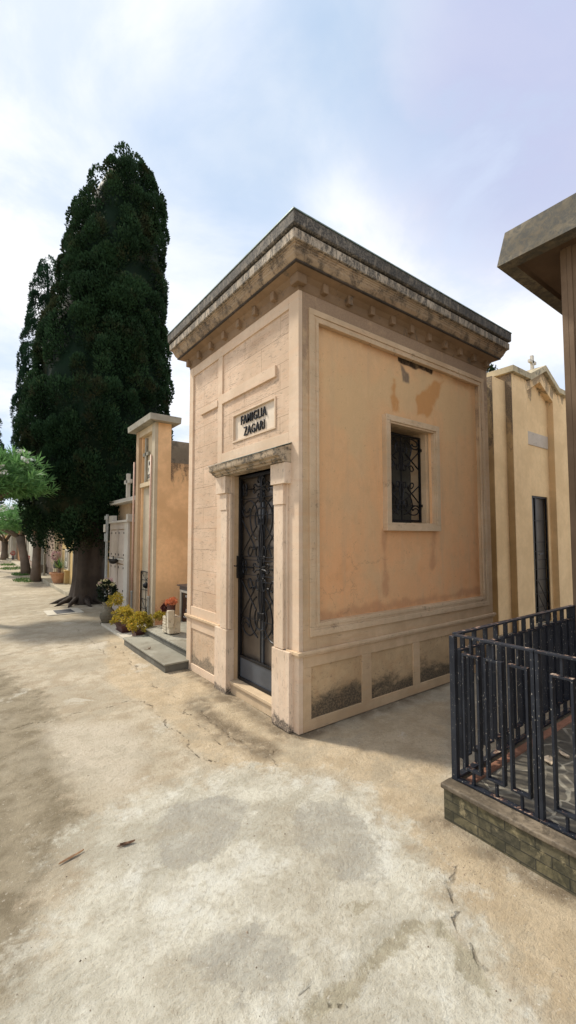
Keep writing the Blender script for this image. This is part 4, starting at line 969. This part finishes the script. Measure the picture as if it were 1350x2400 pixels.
C, N_ = ball((2.08, 8.36, .60), (.15, .16, .19), 900); leafobj('foliage', C, N_, .05, .018, M['dgreen'], ap, .6)
for k in range(15):
    d = rnd.uniform(0, 6.28); q = (2.06+.13*math.cos(d)*rnd.uniform(.4, 1), 8.36+.17*math.sin(d)*rnd.uniform(.4, 1.1), .70+rnd.uniform(0, .12))
    C, N_ = ball(q, (.024, .024, .016), 34); leafobj('blossom', C, N_, .02, .009, M['paleyel'] if k % 3 else M['pinkfl'], ap, .4)

# ================================================================== TREES
def cypress(name, label, base, rows, D, seed, mat, ntuft, core_s=.86, trunk=None, lobes=300, lobe_r=.30, gaps=0.0, ln=.10, wd=.022):
    """rows: (py, pxL, pxR) outline measured in the photo -> real widths at depth D; crown is round in plan"""
    rg = np.random.default_rng(seed)
    t = thing(name, label, 'tree', base)
    zs = []; cxs = []; rs = []
    for py, l, r in rows:
        a = AT(l, py, D); b = AT(r, py, D); zs.append(a.z*.5+b.z*.5); cxs.append(((a.x+b.x)/2, (a.y+b.y)/2)); rs.append((a-b).length/2)
    o = np.argsort(zs); zs = np.array(zs)[o]; cxs = np.array(cxs)[o]; rs = np.array(rs)[o]
    def env(z): return np.interp(z, zs, cxs[:, 0]), np.interp(z, zs, cxs[:, 1]), np.interp(z, zs, rs)
    rs = np.maximum(.05, rs-.18*lobe_r); zs = zs[0]+(zs-zs[0])*(1-lobe_r*.95/(zs[-1]-zs[0]))
    hh = zs[-1]-zs[0]
    # core
    g = MB(); n = 22; kz = 26; prof = []
    for i in range(kz):
        z = zs[0]+.35+(hh-.5)*i/(kz-1); x, y, r = env(z); r = max(.03, r*core_s-.16)
        for k in range(n):
            a = 2*math.pi*k/n; rr = r*(1+.07*math.sin(3*a+z*1.7)+.05*math.sin(7*a-z*2.3)); g.v.append((x+rr*math.cos(a), y+rr*math.sin(a), z))
    for i in range(kz-1):
        for k in range(n): g.f.append((i*n+k, i*n+(k+1) % n, (i+1)*n+(k+1) % n, (i+1)*n+k))
    g.f.append(tuple(range(n))[::-1]); g.f.append(tuple((kz-1)*n+k for k in range(n)))
    # lobes on the envelope
    C = []; N_ = []; TB = []
    area = np.array([env(z)[2] for z in np.linspace(zs[0], zs[-1], 60)]); cdf = np.cumsum(area+.08); cdf /= cdf[-1]
    per = ntuft//lobes
    for k in range(lobes):
        z = np.interp(rg.uniform(), cdf, np.linspace(zs[0], zs[-1], 60)); x, y, r = env(z); a = rg.uniform(0, 2*math.pi)
        lr = lobe_r*rg.uniform(.6, 1.25); rr = max(0, r-lr*.55*rg.uniform(.5, 1.5))
        c = np.array([x+rr*math.cos(a), y+rr*math.sin(a), z+(rg.uniform(-.38, .15) if z < zs[0]+.6 and name else 0)])
        d = rg.normal(0, 1, (per, 3)); d += np.array([math.cos(a), math.sin(a), .45])*1.1; d /= np.linalg.norm(d, axis=1)[:, None]
        sc = np.array([lr*.72, lr*.72, lr*1.25])
        pts = c+d*sc*rg.uniform(.8, 1.06, (per, 1))
        C.append(pts); N_.append(d*.8+np.array([0, 0, .7])); TB.append(np.clip(.3+.45*d[:, 2]+rg.uniform(-.3, .4), 0, 1))  # upward tufts tinted lighter, painting sky light and clump shade into the leaves
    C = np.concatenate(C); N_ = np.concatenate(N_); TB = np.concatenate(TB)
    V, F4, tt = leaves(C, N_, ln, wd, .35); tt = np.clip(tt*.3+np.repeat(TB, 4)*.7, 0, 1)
    nv = len(V); Vc = np.array(g.v); Fc = np.array([f for f in g.f if len(f) == 4])+nv
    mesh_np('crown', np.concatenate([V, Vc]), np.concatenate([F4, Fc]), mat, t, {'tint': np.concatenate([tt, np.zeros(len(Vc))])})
    return t
cb = (2.42, 11.45, 0)
rows = [(374, 250, 334), (382, 240, 346), (396, 231, 357), (415, 226, 366), (450, 208, 380), (480, 200, 384), (550, 174, 386), (600, 164, 385), (650, 152, 386), (700, 142, 387), (800, 116, 388), (900, 92, 394), (960, 78, 394), (1050, 66, 385), (1120, 66, 375), (1180, 72, 365), (1215, 82, 340), (1240, 104, 310), (1252, 150, 270)]
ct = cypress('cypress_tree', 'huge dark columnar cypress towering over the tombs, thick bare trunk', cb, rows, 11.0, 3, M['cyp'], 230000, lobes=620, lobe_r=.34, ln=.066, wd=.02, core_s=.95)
# trunk: fluted, flared
g = MB(); n = 26; lv = [(0, .56), (.08, .50), (.22, .45), (.5, .42), (1.0, .40), (1.5, .41), (2.0, .46), (2.6, .4), (4.5, .25)]
for z, r in lv:
    for k in range(n):
        a = 2*math.pi*k/n; q = r*.86*(1+.10*math.sin(5*a+z*.6)+.07*math.sin(9*a+1.3)+.05*math.sin(14*a+z*2)+(.12*max(0, math.sin(4*a+.5))**2*max(0, 1-z*2.2)))
        g.v.append((cb[0]+q*math.cos(a)+z*.02, cb[1]+q*math.sin(a), z-.03))
for i in range(len(lv)-1):
    for k in range(n): g.f.append((i*n+k, i*n+(k+1) % n, (i+1)*n+(k+1) % n, (i+1)*n+k))
g.build('trunk', M['bark'], ct, smooth=True)
rg_ = MB()
for a in (3.3, 3.8, 4.4, 4.9, 2.7):
    rg_.tube([(cb[0]+.4*math.cos(a), cb[1]+.4*math.sin(a), .12), (cb[0]+.65*math.cos(a+.1), cb[1]+.65*math.sin(a+.1), .05), (cb[0]+.85*math.cos(a+.2), cb[1]+.85*math.sin(a+.2), -.02)], [.075, .045, .02], 7)
rg_.build('root', M['bark'], ct, smooth=True)
AT2 = AT(95, 1200, 13.2)
rows2 = [(592, 106, 116), (612, 94, 128), (660, 82, 142), (720, 74, 160), (800, 62, 175), (880, 54, 180), (950, 46, 180), (1010, 38, 150), (1060, 36, 150), (1110, 44, 150), (1160, 70, 140), (1180, 90, 130)]
c2 = cypress('cypress_tree', 'slimmer cypress with see-through pointed tip, behind the left of the huge one', (AT2.x, AT2.y, 0), rows2, 13.2, 8, M['cyp2'], 50000, core_s=.5, lobes=260, lobe_r=.22, ln=.075, wd=.014)
a_ = AT(188, 1200, 13.2); MB().tube([(a_.x, a_.y, 0), (a_.x, a_.y, 1.7), (AT2.x, AT2.y, 3.6), (AT2.x+.1, AT2.y, 8)], [.18, .16, .12, .03], 9).build('trunk', M['bark'], c2)
AT3 = AT(-12, 1200, 20)
c3 = cypress('cypress_tree', 'distant cypress whose edge shows at the far left of the sky', (AT3.x, AT3.y, 0), [(955, -14, -8), (980, -24, 1), (1020, -30, 6), (1080, -34, 10), (1160, -34, 10), (1220, -28, 4)], 20, 9, M['cyp2'], 6000, lobes=70, lobe_r=.2)
AT4 = PY(1152, 880, 7.2)
c4 = cypress('cypress_tree', 'dark tree top showing between the travertine chapel and the yellow chapel', (AT4.x+.2, 7.2, 0), [(850, 1120, 1150), (862, 1100, 1168), (880, 1095, 1175), (950, 1090, 1180), (1100, 1090, 1180), (1180, 1100, 1170)], (Vector((AT4.x, 7.2, 0))).dot(Vector((math.sin(AZ), math.cos(AZ), 0))), 12, M['cyp'], 8000, lobes=80, lobe_r=.3)
for c_, (x_, y_), h_ in ((c3, (AT3.x, AT3.y), 2.6), (c4, (AT4.x+.2, 7.2), 3.)): MB().tube([(x_, y_, 0), (x_, y_, h_)], [.16, .1], 8).build('trunk', M['bark'], c_)

def oleander(label, base, ctr, rad, seed, nclus, lean=(0, 0), ln=.13, flowers=10, tr=.13, lf=26, group=None, trunk=True):
    rg = np.random.default_rng(seed); rr_ = random.Random(seed)
    t = thing('oleander_tree', label, 'tree', (base[0], base[1], 0), group)
    if trunk:
        g = MB(); bx_, by_ = base
        zt = ctr[2]-rad[2]*.75
        pts = [(bx_, by_, -.03), (bx_+lean[0]*.3, by_+lean[1]*.3, zt*.35), (bx_+lean[0]*.7, by_+lean[1]*.7, zt*.7), (bx_+lean[0], by_+lean[1], zt)]
        g.tube(pts, [tr*1.35, tr*1.02, tr*.95, tr*1.05], 12)
        g.build('trunk', M['bark2'], t, smooth=True)
        g = MB()
        for k in range(9):
            a = rr_.uniform(0, 6.28); e = rr_.uniform(.4, .8)
            tip = (ctr[0]+rad[0]*e*math.cos(a), ctr[1]+rad[1]*e*math.sin(a), ctr[2]+rad[2]*rr_.uniform(-.2, .5))
            mid = ((pts[-1][0]+tip[0])/2+rr_.uniform(-.1, .1), (pts[-1][1]+tip[1])/2, (zt+tip[2])/2-.05)
            g.tube([(pts[-1][0], pts[-1][1], zt-.06), mid, tip], [tr*.5, tr*.3, .012], 7)
        g.build('branch', M['bark2'], t, smooth=True)
    C = []; N_ = []; TB = []
    tips = []
    for k in range(nclus):
        d = rg.normal(0, 1, 3); d /= np.linalg.norm(d)
        if d[2] < -.35: d[2] *= .35
        c = np.array(ctr)+d*np.array(rad)*(rg.uniform(.45, 1.0)**.6*.95)*(1.22 if k % 7 == 0 else .96)
        tips.append((c, d))
        ax = d*.8+np.array([0, 0, .6]); ax /= np.linalg.norm(ax)
        for j in range(lf):
            u = rg.normal(0, 1, 3); u /= np.linalg.norm(u)
            dirn = ax*rg.uniform(.1, .9)+u*.75
            C.append(c-ax*rg.uniform(0, .16)); N_.append(dirn); TB.append(np.clip(.35+.4*d[2]+rg.uniform(-.2, .3), 0, 1))  # crown top tinted light, underside dark: shading painted into leaf colour
    leafobj('crown', C, N_, ln, ln*.075, M['ole'], t, .12, 0, np.array(TB))
    tips = [q for q in tips if q[1][2] > -.1]; rr_.shuffle(tips)
    for c, d in tips[:flowers]:
        C = []; N_ = []
        for f_ in range(5):
            q = c+d*.20+rg.normal(0, .035, 3)
            for p_ in range(5):
                a = p_*1.256; C.append(q); N_.append(np.array([math.cos(a), math.sin(a), .35])+d*.5)
        leafobj('blossom_cluster', C, N_, .065, .028, M['petal'], t, .1)
    return t
OG = 'oleander trees along the path'
ca = AT(-14, 1126, 8.5); oleander('big leafy oleander reaching in from the left edge with white blossoms', (ca.x-.75, ca.y+.1), (ca.x, ca.y, ca.z-.02), (.93, .93, .66), 21, 560, (.45, 0), .18, 26, .13, 26, OG)
tb1 = G(83, 1363); k1 = AT(66, 1232, 15.6)
oleander('oleander with leaning trunk nearest the huge cypress', (tb1.x, tb1.y), (k1.x, k1.y, 2.15), (1.15, 1.15, .66), 22, 560, (.05, .25), .15, 34, .14, 22, OG)
tb2 = G(62, 1347); k2 = AT(40, 1225, 18.6)
oleander('second oleander behind the leaning one, paler straight trunk', (tb2.x, tb2.y), (k2.x, k2.y, 2.25), (1.5, 1.5, .85), 23, 620, (-.25, .2), .16, 30, .16, 20, OG)
tb3 = G(10, 1312); k3 = AT(8, 1235, 29)
oleander('far dark oleander shading the end of the path', (tb3.x, tb3.y), (k3.x, k3.y, 2.2), (2.3, 2.3, 1.2), 24, 420, (0, 0), .2, 6, .2, 18, OG)
# the row on the other side of the path, beyond the left edge of the picture
oleander('oleander standing left of the path, outside the left edge', (-4.2, 4.1), (-3.9, 3.9, 2.5), (1.0, 1.3, .6), 25, 260, (.2, 0), .14, 20, .12, 26, OG)

# ================================================================== KERB WALK AND FAR ROW OF TOMBS
kb = MB().box(2.17, 2.62, 12.6, 60, -.02, .11).build('kerb', M['kerbst'], None, .01); tag(kb, kind='structure')
def wallmat(nm, c, g=.15): return stone(nm, c, .1, grime_shade=g, gcol=tuple(q*.4 for q in c), gscale=1.2)
WM = dict(ye=wallmat('faded yellow render', (.60, .44, .20)), pk=wallmat('faded pink render', (.48, .31, .21)), cr=wallmat('ivory stone', (.60, .52, .36)), ta=wallmat('taupe marble', (.36, .28, .22)), gy=wallmat('grey stone', (.24, .22, .18)), ol=wallmat('olive cream render', (.42, .38, .24)), rs=wallmat('rose marble', (.42, .32, .26)), orr=wallmat('burnt orange render', (.55, .30, .14)), wh=wallmat('pale grey stone', (.50, .48, .42)))
HR = 'wall tombs in the far row'
def wtomb(mat, y0, y1, h, label, x=2.72, cap='wh', panels=0, pil=None, panm='rs'):
    t = thing('wall_tomb', label, 'tomb', (x, (y0+y1)/2, 0), HR)
    MB().box(x, x+1.5, y0, y1-.02, 0, h).build('wall', WM[mat], t, .008)
    MB().box(x-.07, x+1.55, y0-.01, y1-.01, h, h+.08).build('cap', WM[cap], t, .008)
    if pil:
        MB().box(x-.08, x, y0+.01, y0+.17, .1, h).build('pilaster', WM[pil], t, .006); MB().box(x-.08, x, y1-.2, y1-.04, .1, h).build('pilaster', WM[pil], t, .006)
    wd_ = (y1-y0-.5)
    for k in range(panels):
        a_ = y0+.28+k*wd_/panels
        MB().box(x-.025, x, a_, a_+wd_/panels-.06, .35, h-.35).build('panel', WM[panm], t, .005)
    return t
yt = wtomb('ye', 13.2, 16.6, 2.25, 'faded yellow tomb wall with a framed photo plaque just beyond the cypress', 2.62)
g = MB().box(2.585, 2.618, 15.15, 15.75, .58, 1.15).build('plaque', WM['gy'], yt); MB().frame('x', 2.575, 2.618, 15.10, 15.80, .53, 1.20, .05).build('plaque_frame', M['marble_w'], g)
MB().box(2.58, 2.586, 15.40, 15.70, .62, .80).box(2.58, 2.586, 15.50, 15.62, .92, 1.08).build('photo', M['loc_l'], g)
MB().box(2.585, 2.618, 13.9, 14.5, .55, 1.15).build('plaque', WM['gy'], yt)
MB().box(2.50, 2.618, 15.15, 16.2, .11, .50).box(2.47, 2.618, 15.1, 16.25, .50, .54).build('base', WM['ye'], yt, .006)
wtomb('pk', 16.62, 18.1, 2.25, 'faded pink tomb wall between the yellow and taupe ones', 2.72, pil='cr')
wtomb('ta', 18.12, 21.0, 2.35, 'taupe marble tomb wall with ivory edge pilasters', 2.70, pil='cr', panels=3)
wtomb('gy', 21.02, 21.9, 2.3, 'narrow dark grey stone pier tomb', 2.6)
wtomb('ol', 21.92, 24.4, 2.3, 'olive cream tomb wall behind the spiky potted plant', 2.74, pil='wh')
wtomb('rs', 24.42, 27.6, 2.2, 'rose marble tomb wall behind the leaning oleander trunk', 2.70, pil='wh', panels=2, panm='wh')
wtomb('wh', 27.62, 30.2, 2.3, 'pale grey tomb wall between the two oleander trunks', 2.66, pil='gy', panels=2)
wtomb('orr', 30.22, 34.4, 2.0, 'burnt orange tomb wall left of the second oleander trunk', 2.72, pil='ta')
wtomb('wh', 34.42, 38.2, 2.4, 'whitish carved stone tomb far down the path', 2.5, pil='wh', panels=3, panm='gy')
wtomb('orr', 38.22, 46, 2.2, 'distant orange tomb wall near the end of the row', 2.7, pil='ye')
wtomb('ta', 46.02, 60, 2.4, 'farthest brownish tomb at the end of the row', 2.66, pil='wh')
def blades(root, c, L, n, mat=None, w=.022):
    C = []; N_ = []
    V = []; F_ = []; T_ = []
    for k in range(n):
        a = rnd.uniform(0, 6.28); el = rnd.uniform(.35, 1.45); l_ = L*rnd.uniform(.7, 1.1); d = np.array([math.cos(a)*math.cos(el), math.sin(a)*math.cos(el), math.sin(el)])
        sd = np.array([-math.sin(a), math.cos(a), 0]); p0 = np.array(c); tn = rnd.random(); prev = None
        for i in range(5):
            t_ = i/4; p_ = p0+d*l_*t_+np.array([0, 0, -.35*l_*t_*t_*math.cos(el)]); ww = w*(1-t_)**.6
            V += [p_-sd*ww, p_+sd*ww]; T_ += [tn, tn]
            if i: b_ = len(V)-4; F_.append((b_, b_+1, b_+3, b_+2))
    return mesh_np('foliage', V, F_, mat or M['spiky'], root, {'tint': T_})
pd = thing('potted_plant', 'spiky green plant in a terracotta pot before the yellow tomb wall', 'potted plant', (2.40, 15.6, .11))
MB().lathe([(.16, 0), (.20, .10), (.25, .27), (.285, .30), (.285, .345), (.25, .345), (.24, .30)], (2.40, 15.6, .11), 18).build('pot', M['terra'], pd)
MB().tube([(2.40, 15.6, .40), (2.40, 15.6, .58)], .05, 8).build('stem', M['bark2'], pd); blades(pd, (2.40, 15.6, .56), .50, 46)
pe = thing('potted_plant', 'tall dark dracaena in a grey pot beside the grey pier', 'potted plant', (2.42, 20.6, .11))
MB().lathe([(.17, 0), (.22, .25), (.24, .32), (.2, .32)], (2.42, 20.6, .11), 16).build('pot', M['oldconc'], pe)
MB().tube([(2.42, 20.6, .40), (2.42, 20.6, 1.25)], .03, 7).build('stem', M['bark2'], pe); blades(pe, (2.42, 20.6, 1.2), .55, 40)
ps = MB().box(2.36, 2.42, 18.85, 19.0, .11, .95).build('stone_post', WM['gy'], None, .005); rebase(ps, (2.39, 18.9, .11)); tag(ps, 'short dark stone post between the two spiky potted plants', 'post')
def fl_jar(x, y, z, label, mat):
    t = thing('flower_vase', label, 'vase', (x, y, z))
    MB().lathe([(.06, 0), (.08, .1), (.05, .2), (.06, .24)], (x, y, z), 12).build('vase', M['greymarb'], t)
    C, N_ = ball((x, y, z+.42), (.12, .12, .14), 260); leafobj('flowers', C, N_, .05, .02, mat, t, .5)
fl_jar(2.40, 16.35, .54+.0, 'dark vase with pink roses on the ledge of the yellow tomb', M['pinkfl'])
fl_jar(2.40, 25.2, .11, 'vase of faded red flowers before the rose marble tomb', M['redfl'])
fl_jar(2.38, 33.2, .11, 'vase of red flowers before the burnt orange tomb', M['redfl'])
# low weeds at the trunks
C = []; N_ = []
for (x, y, r_) in ((1.85, 21.3, .35), (1.75, 18.3, .4), (1.8, 25.5, .5), (1.95, 29, .5)):
    for k in range(500):
        a = rnd.uniform(0, 6.28); q = r_*math.sqrt(rnd.random()); C.append((x+q*math.cos(a), y+2*q*math.sin(a), 0)); N_.append((0, 0, 1))
o = leafobj('weeds', C, N_, .09, .012, M['spiky'], None, .5); tag(o, 'low yellow green weeds at the oleander trunks', kind='stuff')

# drain cover
dc = thing('drain_cover', 'rectangular iron drain grate set in a pale cement frame on the path', 'drain cover', (1.68, 10.25, 0))
g = MB(); g.box(1.35, 2.02, 9.93, 10.60, .0, .012); g.build('cement_frame', M['marble_w'], dc)
MB().box(1.52, 1.86, 10.0, 10.5, .0125, .018).build('grate', M['grate'], dc)

# ================================================================== LIGHT, SKY, CAMERA
SUN = Vector((-.38, .74, .98)).normalized()
sl = bpy.data.lights.new('sun', 'SUN'); sl.energy = 4.0; sl.angle = R_(5); sl.color = (1, .93, .81)
so = bpy.data.objects.new('sun', sl); COL.objects.link(so); so.rotation_euler = SUN.to_track_quat('Z', 'Y').to_euler(); so.location = (-3, 9, 12)
wd_ = bpy.data.worlds.new('World'); S.world = wd_; wd_.use_nodes = True; nt = wd_.node_tree; nt.nodes.clear()
class WN(NT):
    def __init__(s, t): s.t = t
n = WN(nt)
out = n.new('ShaderNodeOutputWorld'); bg = n.new('ShaderNodeBackground'); nt.links.new(bg.outputs[0], out.inputs[0])
sky = n.new('ShaderNodeTexSky'); sky.sky_type = 'NISHITA'; sky.sun_disc = False
sky.sun_elevation = math.asin(SUN.z); sky.sun_rotation = math.atan2(SUN.x, SUN.y); sky.air_density = 1; sky.dust_density = 1.2; sky.ozone_density = 1
STR = .11
gen = n.new('ShaderNodeTexCoord').outputs['Generated']
sp_ = n.sep(gen)
# project on a cloud layer so clouds flatten toward the horizon
zc = n.math('ADD', n.math('MAXIMUM', sp_[2], 0), .22)
cbn = n.new('ShaderNodeCombineXYZ'); n.put(cbn.inputs[0], n.math('DIVIDE', sp_[0], zc)); n.put(cbn.inputs[1], n.math('DIVIDE', sp_[1], zc)); cbn.inputs[2].default_value = 0
c1 = n.noise(n.map(cbn.outputs[0], (1, 1, 1), (3.1, 1.4, 0)), .8, 5, .5, .2)
c2_ = n.noise(n.map(cbn.outputs[0], (1, 1, 1), (8.2, 5.0, 0)), 2.6, 7, .6, .3)
cov = n.mr(c1, .20, .56)
blue = n.mix(.62, sky.outputs[0], tuple(q/STR for q in (.54, .75, 1.0)))
white = n.mix(n.mr(c2_, .35, .65), tuple(q/STR for q in (.76, .84, .99)), tuple(q/STR for q in (1.06, 1.06, 1.08)))
lav = n.mr(n.noise(n.map(cbn.outputs[0], 1, (1.2, 9.0, 0)), .8, 4, .5), .50, .66)
dv = n.new('ShaderNodeVectorMath', operation='DOT_PRODUCT'); n.put(dv.inputs[0], gen); dv.inputs[1].default_value = tuple(ray(1330, 150).normalized())
lav = n.math('MULTIPLY', n.mr(dv.outputs['Value'], .93, .995), n.mr(c2_, .30, .55, .45, 1))
white = n.mix(n.math('MULTIPLY', lav, .8), white, tuple(q/STR for q in (.44, .49, .74)))
n.put(bg.inputs[0], n.mix(n.math('MAXIMUM', cov, lav), blue, white)); bg.inputs[1].default_value = STR

cam = bpy.data.cameras.new('camera'); co = bpy.data.objects.new('camera', cam); COL.objects.link(co); S.camera = co
cam.sensor_fit = 'VERTICAL'; cam.sensor_height = 36; cam.lens = 36*FPX/2400; cam.clip_start = .05; cam.clip_end = 3000
co.location = CAM; co.rotation_euler = (math.pi/2+TH, 0, -AZ)
S.render.resolution_x = 576; S.render.resolution_y = 1024
S.view_settings.view_transform = 'Standard'; S.view_settings.look = 'None'; S.view_settings.gamma = 1; S.view_settings.exposure = .12
S.render.engine = 'CYCLES'
S.cycles.max_bounces = 6; S.cycles.diffuse_bounces = 3; S.cycles.transparent_max_bounces = 4
